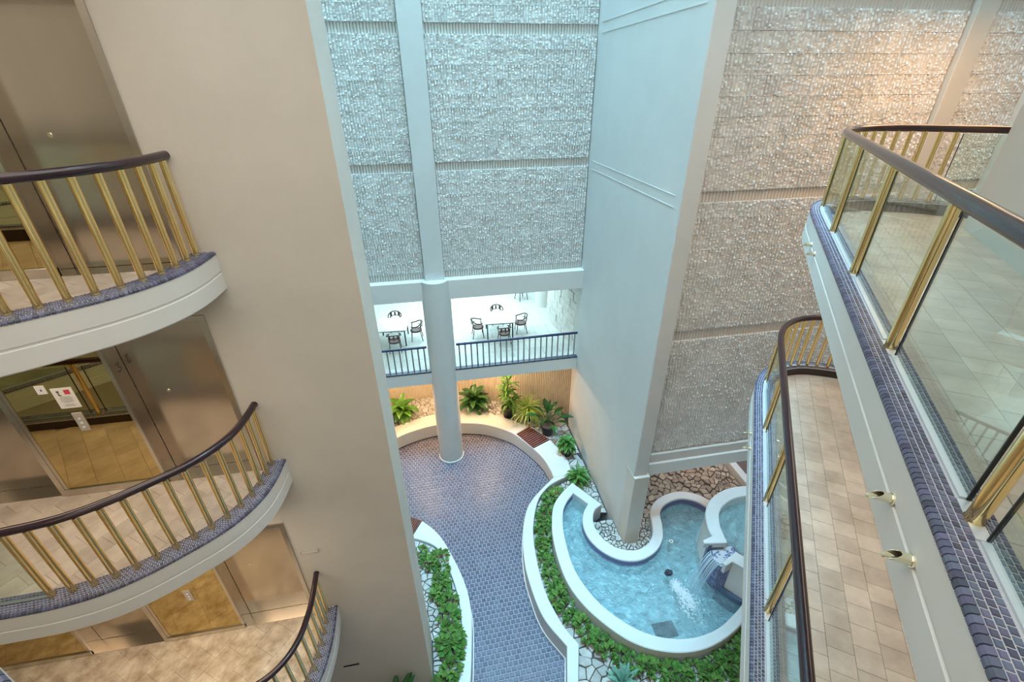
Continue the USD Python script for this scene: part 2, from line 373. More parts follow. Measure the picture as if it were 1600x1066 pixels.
def join(ms):
    m = MB(); tn = []
    for q in ms: m.add(q[0], q[1]); tn.append(np.full(len(q[0]), _tone.random()))
    return (*m.get(), np.concatenate(tn))
def near(mesh_, p=(0, 0, EYE)): return float(np.linalg.norm(np.mean(mesh_[0], 0) - p))
def parts_and_rest(name, ms, m_part, m_rest, parent, keep=300):
    """the pieces nearest the camera are parts, what is left is one part of kind stuff"""
    ms = sorted(ms, key=near)
    for q in ms[:keep]: part(name, q, m_part, parent)
    if len(ms) > keep: part(name + 's', join(ms[keep:]), m_rest, parent, kind='stuff')
# ================================================================== the place: levels and plan lines
FL = {1: 11.18, 2: 7.91, 3: 4.04}           # floors of the three landings
CT = {1: 11.36, 2: 8.07, 3: 4.21}           # tops of their tiled kerbs
YW, YD = 5.73, 6.0                          # lift wall face, lift doors
D, N = np.array([.587, .81]), np.array([.81, -.587])
l_arc = [(-2.53, 5.73), (-2.56, 5.35), (-2.64, 5.02), (-2.80, 4.72), (-3.02, 4.47), (-3.30, 4.26), (-3.66, 4.03), (-4.06, 3.86), (-4.50, 3.78), (-4.95, 3.76), (-6.2, 3.75), (-7.6, 3.75), (-9.1, 3.75)]
l_arc3 = [(-2.50, 5.73), (-2.48, 5.25), (-2.50, 4.90), (-2.57, 4.52), (-2.74, 4.18), (-3.02, 3.92), (-3.40, 3.78), (-3.9, 3.72), (-4.6, 3.74), (-6.2, 3.75), (-7.6, 3.75), (-9.1, 3.75)]
bridge = [(-8.9, 3.35), (-5.0, .52), (-4.85, .45), (-4.72, .46), (-4.62, .54), (-3.45, 2.12), (-3.34, 2.22), (-3.22, 2.24), (-3.08, 2.18), (-1.5, 1.03), (.86, -.68)]
r_line = [(.86, -.66), (5.62, 5.91)]
r_arc = [(5.62, 5.91), (5.92, 6.27), (6.26, 6.55), (6.68, 6.72), (7.15, 6.72), (7.65, 6.52), (8.15, 6.18), (8.7, 5.7), (9.3, 5.1)]
LP = {1: Path2(spline(l_arc)), 2: Path2(spline(l_arc)), 3: Path2(spline(l_arc3))}
BP = Path2(bridge)
RP = Path2(np.vstack([[r_line[0]], spline(r_arc)]))
R_T0 = float(np.dot(r_line[0], D))           # s = t - R_T0 along the straight part

# ------------------------------------------------------------------ floor of the atrium
floor = thing('floor', 'dark slate-blue brick-bond paving of the winding walkway at the bottom of the atrium', 'floor', kind='structure')
part('ground_slab', boxes((-9, 13, -4, 19, -.35, -.012)), 'pave_grout', floor)
bench_in = [(-2.6, 14.25), (-2.12, 14.73), (-1.51, 15.01), (-.75, 15.2), (0.0, 15.22), (.74, 15.1), (1.41, 14.9), (2.05, 14.51), (2.61, 13.99), (3.16, 13.05), (3.42, 12.42), (3.53, 11.83), (3.55, 11.47)]
bench_out = [(-3.0, 15.1), (-2.24, 15.46), (-1.5, 15.72), (-.78, 15.95), (.3, 16.0), (1.48, 15.72), (2.18, 15.31), (2.79, 14.82), (3.25, 14.4), (3.67, 13.81), (3.98, 13.3), (4.24, 12.53), (4.29, 11.9), (4.16, 11.42)]
w2_out = [(3.55, 11.47), (2.96, 10.99), (2.55, 10.6), (2.26, 10.17), (1.98, 9.4), (1.83, 8.45), (1.83, 7.68), (1.98, 6.7), (2.4, 5.87)]
w2_in = [(4.16, 11.42), (3.75, 11.32), (3.29, 11.1), (2.85, 10.68), (2.57, 10.14), (2.31, 9.33), (2.2, 8.3), (2.22, 7.36), (2.44, 6.42), (2.72, 5.87)]
left_out = [(-2.3, 10.95), (-1.8, 10.82), (-1.46, 10.64), (-1.1, 10.36), (-.63, 9.75), (-.24, 8.83), (.02, 7.96), (.10, 7.21), (.04, 6.47), (-.09, 5.54), (-.35, 4.5), (-.6, 3.6)]
left_in = [(-2.3, 10.0), (-1.9, 9.95), (-1.3, 9.75), (-.74, 9.34), (-.48, 8.71), (-.29, 8.07), (-.19, 7.35), (-.22, 6.52), (-.41, 5.6), (-.68, 4.5), (-.95, 3.6)]
S = spline
bi, bo, wo, wi, lo, li = map(S, (bench_in, bench_out, w2_out, w2_in, left_out, left_in))
wo = np.vstack([wo, [(2.18, 5.11), (1.95, 4.3)]]); wi = np.vstack([wi, [(2.45, 5.06), (2.2, 4.2)]])
walk = Polygon(np.vstack([bi, wo[1:], [(-.6, 4.3)], lo[::-1], [(-2.6, 10.95)]])).buffer(0)
col_hole = Point(-.02, 13.99).buffer(.50)
tiles = []
for P in grid_tiles(walk.difference(col_hole).buffer(.03), (.142, .128), .02, (0, 8), gap=.026):
    tiles.append(cell_prism(P, -.013, .004 + rng.uniform(-.0015, .0015), .008))
parts_and_rest('paving_tile', tiles, 'pave_part', 'pave', floor)

# ------------------------------------------------------------------ walls, column, ceiling
wl = thing('wall_left', 'tall tan plaster wall holding the lifts, on the left of the atrium', 'wall', kind='structure')
LIFT_TOP = 2.66
piers = boxes((-2.9, -.98, YW, 6.70, 0, 42), (-9.2, -2.9, YD + .02, 6.70, 0, 42))
part('wall_body', piers, 'plaster', wl)
bands, zprev = [], 0.0
for lv in (3, 2, 1):
    bands.append((-9.2, -2.9, YW, YD + .03, zprev, FL[lv] - .02)); zprev = FL[lv] + LIFT_TOP
bands.append((-9.2, -2.9, YW, YD + .03, zprev, 42))
part('wall_band', boxes(*bands), 'plaster', wl)
t = thing('wall_rear_left', 'plain side walls closing the rear of the atrium and the hidden room beyond', 'wall', kind='structure')
part('wall_body', boxes((-3.4, -3.2, 6.7, 23, 0, 42), (-3.2, 5.4, 22.8, 23, 0, 42)), 'plaster', t)
t = thing('wall_south', 'plain plaster wall of the lobby behind the camera', 'wall', kind='structure')
part('wall_body', boxes((-9.4, 13, -5.2, -5.0, 0, 42), (-9.4, -9.2, -5.0, 6.7, 0, 42), (12.8, 13, -5, 9, 0, 42)), 'plaster', t)
t = thing('ceiling', 'flat ceilings over the lobby and around the lit roof opening', 'ceiling', kind='structure')
part('lobby_soffit', boxes((-9.2, 12.8, -5.0, 5.6, 19.15, 19.4)), 'white', t)
part('ceiling_slab', boxes((-9.4, 13, -5.2, 6.1, 41.6, 41.9), (-9.4, -1.4, 6.1, 23, 41.6, 41.9), (8.0, 17, 6.1, 23, 41.6, 41.9), (-1.4, 8, 13.9, 23, 41.6, 41.9)), 'white', t)

# stone blocks: ribbed, split-faced
def block(w, h, seed, pitch=.078, base=.085):
    r = np.random.default_rng(seed); k = max(1, round(w / pitch)); p = w / k; rows = max(5, int(h / .027))
    z = np.r_[0, np.linspace(.004, h - .004, rows), h]
    u = np.concatenate([[i * p, i * p + .16 * p, i * p + .42 * p, i * p + .68 * p, i * p + .86 * p] for i in range(k)] + [[w]])
    off = r.uniform(-.005, .005)
    dep = np.zeros((len(z), len(u)))
    for i in range(k):
        e = np.repeat(r.normal(0, .008, rows), r.integers(1, 4, rows))[:rows] + base + off
        e += r.normal(0, .005, rows); e[r.random(rows) < .08] -= .018
        dep[1:-1, 5 * i + 1] = e * .86; dep[1:-1, 5 * i + 2] = e + r.normal(0, .004, rows); dep[1:-1, 5 * i + 3] = e * .88
    dep[:, 0::5] = .052; dep[:, 4::5] = .052; dep[0] = dep[-1] = base - .024; dep[0, 0::5] = dep[-1, 0::5] = dep[0, 4::5] = dep[-1, 4::5] = .048
    dep[:, 0] = dep[:, -1] = .045
    z2 = np.r_[0, z, h]; dep = np.vstack([np.zeros(len(u)), dep, np.zeros(len(u))]); dep = np.c_[np.zeros(len(z2)), dep, np.zeros(len(z2))]; u = np.r_[0, u, w]; z = z2
    U, Z = np.meshgrid(u, z); nu, nz = len(u), len(z)
    i, j = np.meshgrid(np.arange(nz - 1), np.arange(nu - 1), indexing='ij'); i, j = i.ravel(), j.ravel(); q = i * nu + j
    f = np.vstack([np.c_[q, q + 1, q + nu + 1], np.c_[q, q + nu + 1, q + nu]])
    return np.stack([U.ravel(), -dep.ravel(), Z.ravel()], 1), f
ROWS = [(3.78, 7.44), (7.72, 10.83), (11.06, 14.24), (14.48, 17.5)]
def stone_panel(parent, x0, x1, y, z0, z1, seed, acc):
    r = np.random.default_rng(seed); nr = max(1, round((z1 - z0) / .355)); h = (z1 - z0) / nr
    for j in range(nr):
        x = x0; first = True
        while x < x1 - .02:
            w = .33 + r.uniform(-.05, .09) if not (first and j % 2) else .18
            first = False
            if x + w > x1 - .12: w = x1 - x
            v, f = block(w - .002, h - .002, r.integers(1 << 30)); acc.append((v + np.array([x, y, z0 + j * h]), f)); x += w
def smooth_ribs(x0, x1, y, z0, z1, pitch=.078, dep=.022):
    k = round((x1 - x0) / pitch); p = (x1 - x0) / k; i = np.arange(k)
    u = np.stack([x0 + i * p, x0 + i * p + .2 * p, x0 + i * p + .75 * p, x0 + i * p + .95 * p], 1).ravel(); d = np.tile([0, dep, dep, 0], k); n = len(u)
    v = np.vstack([np.c_[u, y - d, np.full(n, z0)], np.c_[u, y - d, np.full(n, z1)]]); j = np.arange(n - 1)
    return v, np.vstack([np.c_[j, j + 1, j + 1 + n], np.c_[j, j + 1 + n, j + n]])
YB = 13.8
wb = thing('wall_back', 'back wall of grey split-face ribbed stone blocks above the white beam and the terrace opening', 'wall', kind='structure')
part('backing', boxes((-3.2, 5.0, YB + .30, YB + .6, 6.93, 42)), 'stone_backing', wb)
part('groove_ribs', join([smooth_ribs(-3.2, -.30, YB + .30, 7.6, 42), smooth_ribs(.28, 4.96, YB + .30, 7.6, 42)]), 'stone_backing', wb)
part('pier', rbox(-.32, .30, YB + .06, YB + .4, 7.4, 42), 'plaster_fin', wb)
part('beam', rbox(-3.2, 4.97, YB, YB + .58, 6.95, 7.61), 'white', wb)
acc = []
for k, (z0, z1) in enumerate(((7.85, 10.90), (11.14, 14.22), (14.46, 17.4))):
    stone_panel(wb, -2.6, -.32, YB + .30, z0, z1, 10 + k, acc); stone_panel(wb, .30, 4.95, YB + .30, z0, z1, 20 + k, acc)
parts_and_rest('stone_block', acc, 'stone', 'stone', wb)
YR = 8.9
wr = thing('wall_right', 'right-hand wall of tan and grey split-face ribbed stone blocks divided by flat bands', 'wall', kind='structure')
part('backing', boxes((5.3, 17, YR + .12, YR + .5, 3.0, 42)), 'stone_backing', wr)
part('groove_ribs', smooth_ribs(5.3, 17, YR + .12, 3.4, 42), 'stone_backing', wr)
part('pier', rbox(10.69, 11.14, YR - .06, YR + .3, 3.0, 42), 'plaster', wr)
part('beam', rbox(5.25, 17, YR - .10, YR + .4, 3.0, 3.44), 'white', wr)
part('lower_band', rbox(5.3, 17, YR - .03, YR + .2, 3.43, 3.74), 'stone_backing', wr)
acc = []
for k, (z0, z1) in enumerate(ROWS):
    stone_panel(wr, 5.32, 10.68, YR + .12, z0, z1, 40 + k, acc)
    if z0 > 7: stone_panel(wr, 11.16, 16.2, YR + .12, z0, z1, 50 + k, acc)
parts_and_rest('stone_block', acc, 'stone', 'stone', wr)
wf = thing('wall_fin', 'tall smooth plaster fin wall between the two ribbed stone walls, its foot in the stones by the pool', 'wall', kind='structure')
part('fin_body', rbox(4.96, 5.36, 8.44, 14.36, .0, 42, .02), 'plaster_fin', wf)
part('fin_foot', rbox(4.955, 5.42, 8.36, 8.9, .0, 3.45, .015), 'plaster', wf)
for z in (10.83, 11.06, 14.24, 14.48): part('reveal_line', boxes((4.952, 4.962, 8.7, 13.7, z, z + .018)), 'plaster_fin', wf)
column = thing('round_column', 'round blue-grey plaster column standing on the tiled walkway in front of the terrace', 'column', kind='structure')
part('shaft', lathe([(.47, 0), (.47, 7.60), (.455, 7.62), (0, 7.62)], 40, (-.02, 13.99, 0)), 'plaster_fin', column, smooth=40)
part('base_ring', lathe([(.50, 0), (.50, .05), (.485, .065), (.47, .065)], 40, (-.02, 13.99, 0)), 'white', column, smooth=40)

# ------------------------------------------------------------------ terrace on the far side
tr = thing('terrace_slab', 'pale terrace floor with a white edge beam beyond the far railings', 'terrace', kind='structure')
part('edge_beam', rbox(-3.2, 4.96, YB, YB + .5, 3.67, 4.16), 'white', tr)
part('slab', boxes((-3.2, 8, YB + .3, 22.8, 3.6, 4.02)), 'white', tr)
part('kerb_tiles', boxes((-3.2, 4.95, YB - .006, YB + .16, 4.16, 4.21)), 'mosaic', tr)
for P in grid_tiles(sbox(-3.1, YB + .18, 7.6, 21.5), (.6, .6), .0, (0.3, 15), gap=.008, bond=0):
    part('floor_tile', cell_prism(P, 4.0, 4.04, .004), 'terrace_tile', tr)
t = thing('wall_terrace', 'rough pale stone wall and round pillar at the right end of the terrace', 'wall', kind='structure')
ang = math.atan2(15.2 - 17.1, 5.08 - 4.86)
vv = []
for j in range(9):
    x = 0
    while x < 4.6:
        w = rng.uniform(.25, .5); v, f = rbox(x, x + w - .012, -.05 - rng.uniform(0, .035), .1, j * .32, j * .32 + .305, .015); x += w
        c, s_ = math.cos(ang), math.sin(ang); vv.append((np.c_[4.80 + v[:, 0] * c - v[:, 1] * s_, 17.6 + v[:, 0] * s_ + v[:, 1] * c, 4.04 + v[:, 2]], f))
for q in vv: part('rubble_stone', q, 'stone', t)
part('pillar', lathe([(.42, 4.04), (.42, 7.3)], 32, (4.95, 18.95, 0)), 'white', t, smooth=True)
part('wall_body', boxes((5.3, 5.5, 14.4, 22.8, 0, 7.5)), 'white', t)
t = thing('ceiling_terrace', 'white soffit over the bright terrace', 'ceiling', kind='structure')
part('soffit', boxes((-3.2, 8, YB + .58, 22.8, 6.95, 7.2)), 'white', t)
rib = Path2(S([(-3.2, 16.9), (-.8, 17.5), (.6, 17.4), (2.1, 16.62), (3.7, 15.95), (4.9, 15.3), (5.6, 14.9)]))
t = thing('wall_planter', 'curved ribbed tan wall behind the potted plants under the terrace', 'wall', kind='structure')
q = np.arange(0, rib.L, .078); ds = np.array([0, .016, .058, .074]); dd = np.array([0, .02, .02, 0])
qq = (q[:, None] + ds).ravel(); oo = np.tile(dd, len(q)); pts = rib.at(qq, oo); n_ = len(qq); j = np.arange(n_ - 1)
part('ribbed_face', (np.vstack([np.c_[pts, np.full(n_, .4)], np.c_[pts, np.full(n_, 3.65)]]), np.vstack([np.c_[j, j + 1, j + 1 + n_], np.c_[j, j + 1 + n_, j + n_]])), 'rib_wall', t)

# ------------------------------------------------------------------ lifts
def lift_level(lv, where):
    z = FL[lv]
    for side, x0, x1 in (('right', -4.2, -2.9), ('left', -6.8, -5.53)):
        t = thing('lift_door', f'brushed bronze steel lift door, the {side} one on the {where} landing', 'lift door')
        dp = part('door_panel', rbox(x0 + .005, x1 - .005, YD - .02, YD + .015, z + .012, z + LIFT_TOP - .06, .004), 'steel', t)
        part('frame_jamb', boxes((x1 - .07, x1 - .001, YW - .02, YD - .021, z, z + LIFT_TOP - .071)), 'steel_trim', t)
        part('frame_head', boxes((x0 + .001, x1 - .001, YW - .02, YD - .021, z + LIFT_TOP - .07, z + LIFT_TOP - .002)), 'steel_trim', t)
        part('threshold', boxes((x0, x1, YW + .0, YD - .02, z - .004, z + .006)), 'steel_trim', t)
        if side == 'right':
            part('key_escutcheon', lathe([(0, .012), (.02, .012), (.024, .008), (.026, 0)], 14), 'brass_pale', dp)
            ks = stage.GetPrimAtPath(str(dp.GetPath()) + '/key_escutcheon'); UsdGeom.Xformable(ks).AddTransformOp().Set(Gf.Matrix4d(1, 0, 0, 0, 0, 0, -1, 0, 0, -1, 0, 0, -3.82, YD - .02, z + 1.45, 1))
    for side, x0, x1 in (('middle', -5.53, -4.2), ('far left', -9.0, -6.8)):
        t = thing('mirror_pier', f'bronze mirror pier beside the lifts, the {side} one on the {where} landing', 'mirror')
        part('pier_body', boxes((x0 + .012, x1 - .012, YW + .012, YD, z, z + LIFT_TOP)), 'steel', t)
        part('mirror_pane', boxes((x0 + .045, x1 - .045, YW - .004, YW + .014, z + .115, z + LIFT_TOP - .03)), 'mirror', t)
        for xa in (x0, x1 - .045): part('edge_trim', boxes((xa, xa + .045, YW - .012, YW + .03, z, z + LIFT_TOP - .003)), 'steel_trim', t)
        for xa in (x0 - .001, x1 - .014): part('side_panel', boxes((xa, xa + .015, YW + .031, YD - .02, z, z + LIFT_TOP - .003)), 'steel', t)
        part('base_plate', rbox(x0, x1, YW - .03, YW + .02, z, z + .115, .006), 'steel_trim', t)
        if side == 'middle' and lv in (2, 3):
            c = thing('call_panel', f'small lift call button plate on the mirror of the {where} landing', 'switch')
            px, pz = (-4.84, 9.02) if lv == 2 else (-4.82, 5.09)
            pl = part('plate', rbox(px - .06, px + .06, YW - .014, YW - .003, pz, pz + .30, .003), 'panel_grey', c)
            for k in range(3):
                v, f = lathe([(0, .008), (.014, .008), (.018, 0)], 12); part('button', (np.c_[px + v[:, 0], YW - .014 - v[:, 2], pz + .06 + .07 * k + v[:, 1]], f[:, ::-1]), 'lens', pl)
        if side == 'middle' and lv == 2:
            n = thing('lift_notice', 'white paper notice with a red and black fire pictogram stuck on the lift mirror', 'notice')
            part('sheet', boxes((-4.975, -4.735, YW - .0075, YW - .0045, 9.40, 9.72)), 'paper', n)
            part('fire_pictogram', boxes((-4.84, -4.775, YW - .009, YW - .0072, 9.615, 9.685)), 'red', n)
            ink = [(-4.925, -4.895, YW - .009, YW - .0072, 9.645, 9.675), (-4.918, -4.902, YW - .009, YW - .0072, 9.60, 9.64), (-4.91, -4.885, YW - .009, YW - .0072, 9.595, 9.61)]
            part('figure_pictogram', boxes(*ink), 'ink', n)
            part('text_lines', boxes(*[(-4.93 + o, -4.78 - o, YW - .0088, YW - .0072, 9.575 - .02 * k, 9.580 - .02 * k) for k, o in enumerate((.02, .0, .01, .0, .025))], (-4.90, -4.81, YW - .0088, YW - .0072, 9.455, 9.46), (-4.92, -4.79, YW - .0088, YW - .0072, 9.435, 9.44)), 'ink', n)
            b = thing('floor_badge', 'small square silver indicator plate stuck on the lift mirror beside the notice', 'sign')
            pl = part('plate', rbox(-5.125, -5.015, YW - .014, YW - .004, 9.65, 9.78, .003), 'lens', b); part('mark', boxes((-5.075, -5.055, YW - .016, YW - .0138, 9.70, 9.725)), 'ink', pl)
            s3 = thing('floor_number', 'engraved dark figure 3 on the side panel between mirror and lift door', 'sign')
            tm = meshkit.text_mesh('3', .12, .003, bold=True); v = np.array(tm.vertices); v -= np.array([v[:, 0].mean(), 0, 0])
            part('digit', (np.c_[-4.2 + v[:, 2], YW + .14 + v[:, 0], 9.80 + v[:, 1]], np.array(tm.faces)), 'ink', s3)
lift_level(1, 'top'); lift_level(2, 'middle'); lift_level(3, 'lowest')
t = thing('wall_vent', 'slim white slot grille on the tan wall right of the lowest lift', 'vent')
part('frame', boxes((-2.80, -2.50, YW - .012, YW, 5.84, 5.85), (-2.80, -2.50, YW - .012, YW, 5.91, 5.92), (-2.80, -2.79, YW - .012, YW, 5.85, 5.91), (-2.51, -2.50, YW - .012, YW, 5.85, 5.91)), 'panel_grey', t)
part('blade', boxes((-2.79, -2.51, YW - .006, YW - .002, 5.852, 5.908)), 'white', t)
t = thing('wall_slot', 'dark narrow slot low on the tan wall above the floor plant', 'vent')
part('slot_plate', rbox(-2.78, -2.45, YW - .012, YW - .001, 1.975, 2.015, .004), 'void', t)

# ------------------------------------------------------------------ balconies
def balcony(name, label, path, zc, zf, s0, s1, floor_poly, tone, rows, keep, name_floor, ang, size=(.29, .29), s_tiles=None, skirt=True):
    b = thing(name, label, 'balcony', kind='structure')
    part('fascia', sweep(path, s0, s1, [(0, zc - .035), (0, zc - .235), (.010, zc - .243), (.010, zc - .262), (0, zc - .270), (0, zc - .46), (.012, zc - .475), (.30, zc - .475), (.30, zf - .02), (.24, zf - .02), (.24, zc - .035)]), 'white', b)
    part('kerb', sweep(path, s0, s1, [(.010, zc - .036), (.016, zc - .012), (.034, zc), (.245, zc), (.252, zc - .008), (.252, zf - .02), (.010, zf - .02)]), 'grout', b)
    part('kerb_skirting', sweep(path, s0, s1, [(.252, zf - .01), (.252, zc - .02), (.262, zc - .02), (.262, zf - .01)]), 'skirting' if skirt else 'mosaic', b)
    ms = []; a0, a1 = s_tiles or (s0, s1); pitch = .038
    ss = np.arange(a0, a1, pitch)
    for r_, (o0, o1) in enumerate(rows): ms += path_tiles(path, ss, o0, o1, zc, stag=pitch / 2 * (r_ % 2))
    for a in ss[:-1]:                                     # the dark bullnose tiles along the lip
        q0, q1 = a + .003, a + pitch - .003; A, B = path.at(q0, -.006), path.at(q1, -.006); A2, B2 = path.at(q0, .028), path.at(q1, .028); A1, B1 = path.at(q0, .002), path.at(q1, .002)
        v = np.array([[*A, zc - .034], [*B, zc - .034], [*A, zc - .014], [*B, zc - .014], [*A1, zc - .001], [*B1, zc - .001], [*A2, zc + .006], [*B2, zc + .006], [*A2, zc - .03], [*B2, zc - .03]])
        f = np.array([[0, 2, 3], [0, 3, 1], [2, 4, 5], [2, 5, 3], [4, 6, 7], [4, 7, 5], [0, 8, 6], [0, 6, 4], [0, 4, 2], [1, 3, 5], [1, 5, 7], [1, 7, 9]])
        ms.append((v, f))
    parts_and_rest('kerb_tile', ms, 'mosaic_part', 'mosaic', b, keep)
    fl = thing(name_floor[0], name_floor[1], 'floor', kind='structure')
    part('slab', prism(floor_poly.buffer(.02), zf - .30, zf - .010), 'floor_grout', fl)
    part('soffit', prism(floor_poly.buffer(.03), zf - .34, zf - .30), 'white', fl)
    ts = [cell_prism(P, zf - .018, zf + rng.uniform(-.001, .001), .002) for P in grid_tiles(floor_poly, size, ang, (float(path.P[0][0]), float(path.P[0][1])), gap=.003, bond=0.5)]
    parts_and_rest('floor_tile', ts, tone, tone, fl)
    return b
AR = math.atan2(D[1], D[0])
L_ROWS = [(.032, .064), (.064, .096), (.096, .128), (.128, .16), (.16, .192), (.192, .222), (.222, .25)]
R_ROWS = [(.032, .064), (.064, .096), (.096, .128), (.172, .198), (.198, .224), (.224, .25)]
where = {0: 'upper', 1: 'top', 2: 'middle', 3: 'lowest'}
for lv in (1, 2, 3):
    lp = LP[lv]; inner = lp.line(.255)
    poly = Polygon(np.vstack([inner, [(-9.1, YD), (-2.85, YD), (-2.85, YW)]])).buffer(0).intersection(Polygon([(-9, 3.5), (-2.4, 3.5), (-2.4, YW), (-2.9, YW), (-2.9, YD), (-9, YD)]))
    balcony('lift_balcony', f'curved white balcony edge with a dark tiled kerb below the {where[lv]} landing of the lifts', lp, CT[lv], FL[lv], 0, lp.L, poly, 'marble_dark' if lv == 3 else 'marble', L_ROWS, 0, ('landing_floor', f'travertine tiled floor of the {where[lv]} lift landing'), AR, (.30, .30) if lv < 3 else (.46, .46))
    bp = Polygon(np.vstack([BP.line(.255), [(.4, -2.5), (-9.0, -2.5)]])).buffer(0)
    balcony('bridge_edge', f'white bridge edge with a tiled kerb below the camera on the {where[lv]} level', BP, CT[lv], FL[lv], 0, BP.L, bp, 'marble', L_ROWS[:3], 0, ('bridge_floor', f'tiled floor of the bridge behind the camera on the {where[lv]} level'), AR, (.6, .6), s_tiles=(.0, BP.L))
RWALL = [(9.3, 5.2), (7.72, 5.27), (7.5, 5.02), (6.36, 3.59), (3.0, -.6)]
for lv in (1, 2):
    inner = RP.line(.255)
    if lv == 1: rp = Polygon(np.vstack([inner, [(9.0, 5.0), (7.66, 5.2), (6.36, 3.59), (2.9, -.75), (1.4, -.3)]])).buffer(0)
    else: rp = Polygon(np.vstack([inner, [(9.4, 4.4), (6.4, -.2), (4.4, -.2), (1.6, -.3)]])).buffer(0)
    balcony('gallery_balcony', f'straight white gallery edge with a dark tiled kerb and glass rail on the {"upper" if lv == 1 else "lower"} right', RP, CT[lv], FL[lv], 0, RP.L, rp, 'marble', R_ROWS, 300 if lv == 1 else 0, ('gallery_floor', f'beige travertine tiled floor of the {"upper" if lv == 1 else "lower"} right-hand gallery'), AR, (.25, .25))
# upper slabs just above the frame keep the lamps' light where it belongs
t = thing('balcony_above', 'white balcony slabs just above the picture, over the lift landing and the gallery', 'balcony', kind='structure')
part('slab', prism(Polygon(np.vstack([LP[1].P, [(-9.1, YW)]])).buffer(0), 14.45, 14.9), 'white', t)
part('slab', prism(Polygon(np.vstack([RP.P, [(9.3, 4.5), (4.4, -2)]])).buffer(0), 14.45, 14.9), 'white', t)
t = thing('wall_gallery', 'plain white wall at the back of the upper right gallery', 'wall', kind='structure')
part('wall_body', prism(Polygon([(7.72, 5.32), (7.42, 4.95), (2.9, -.75), (3.1, -.9), (7.9, 5.2)]), 11.15, 14.5), 'white', t)
part('wall_body', prism(Polygon([(9.5, 4.6), (6.5, -.2), (6.7, -.3), (9.8, 4.5)]), 7.8, 11.0), 'white', t)

# ------------------------------------------------------------------ railings
def post(p, z0, z1, r, parent, m='brass', ring=None, seg=14):
    part('post', lathe([(r * 1.12, z0), (r * 1.12, z0 + .012), (r, z0 + .02), (r, z1)], seg, (p[0], p[1], 0)), m, parent, smooth=30)
def rail_tube(path, s0, s1, o, z, r, flat=.85, close0=True):
    P = path.line(o, s0, s1, .08); return tube(np.c_[P, np.full(len(P), z)], r, 16)
def glass_pane(path, s0, s1, o, z0, z1, parent, edges=True):
    gp = part('glass_pane', sweep(path, s0, s1, [(o - .005, z0), (o + .005, z0), (o + .005, z1), (o - .005, z1)], .2), 'glass', parent)
    if edges:
        for s_ in (s0, s1):
            part('pane_edge', sweep(path, s_ - .004, s_ + .004, [(o - .008, z0), (o + .008, z0), (o + .008, z1), (o - .008, z1)], .2), 'gasket', gp)
for lv in (1, 2, 3):
    lp, zc = LP[lv], CT[lv]; o = .16
    r = thing('lift_railing', f'brass baluster railing with a dark wood handrail along the {where[lv]} lift landing', 'railing')
    send = {1: lp.L - .05, 2: lp.L - .05, 3: lp.L - .05}[lv]
    part('handrail', rail_tube(lp, .0, send, o, zc + 1.07, .047), 'rail', r, smooth=60)
    inner = Path2(lp.line(o)); k = 0; kmax = {1: 16, 2: 15, 3: 14}[lv]
    for k in range(kmax):
        q = .10 + .2 * k
        post(inner.at(q, 0), zc + .004, zc + 1.03, .034, r)
    q = .10 + .2 * (kmax - 1)
    sg = q * lp.L / inner.L
    while sg < lp.L - .3:
        se = min(sg + 1.6, lp.L - .06)
        part('glass_channel', sweep(lp, sg + .1, se - .1, [(o - .018, zc), (o + .018, zc), (o + .018, zc + .02), (o - .018, zc + .02)]), 'rail_grey', r)
        glass_pane(lp, sg + .12, se - .12, o, zc + .01, zc + .98, r)
        post(lp.at(se, o), zc + .004, zc + 1.03, .034, r); sg = se
    part('end_cap', lathe([(0, .05), (.03, .045), (.045, .03), (.05, 0)], 14), 'rail', r)
    ec = stage.GetPrimAtPath(str(r.GetPath()) + '/end_cap'); e0 = lp.at(0, o); UsdGeom.Xformable(ec).AddTransformOp().Set(Gf.Matrix4d(1, 0, 0, 0, 0, 0, -1, 0, 0, 1, 0, 0, float(e0[0]), float(e0[1]), zc + 1.07, 1))
for lv in (1, 2, 3):
    zc = CT[lv]; o = .16
    r = thing('bridge_railing', f'glass railing with a dark wood handrail on the bridge at the {where[lv]} level', 'railing')
    part('handrail', rail_tube(BP, .05, BP.L - .05, o, zc + 1.07, .047), 'rail', r, smooth=60)
    qs = np.linspace(.1, BP.L - .1, 8)
    for q in qs: post(BP.at(q, o), zc + .004, zc + 1.03, .034, r)
    for a_, b_ in zip(qs[:-1], qs[1:]): glass_pane(BP, a_ + .08, b_ - .08, o, zc + .01, zc + .98, r, edges=False)
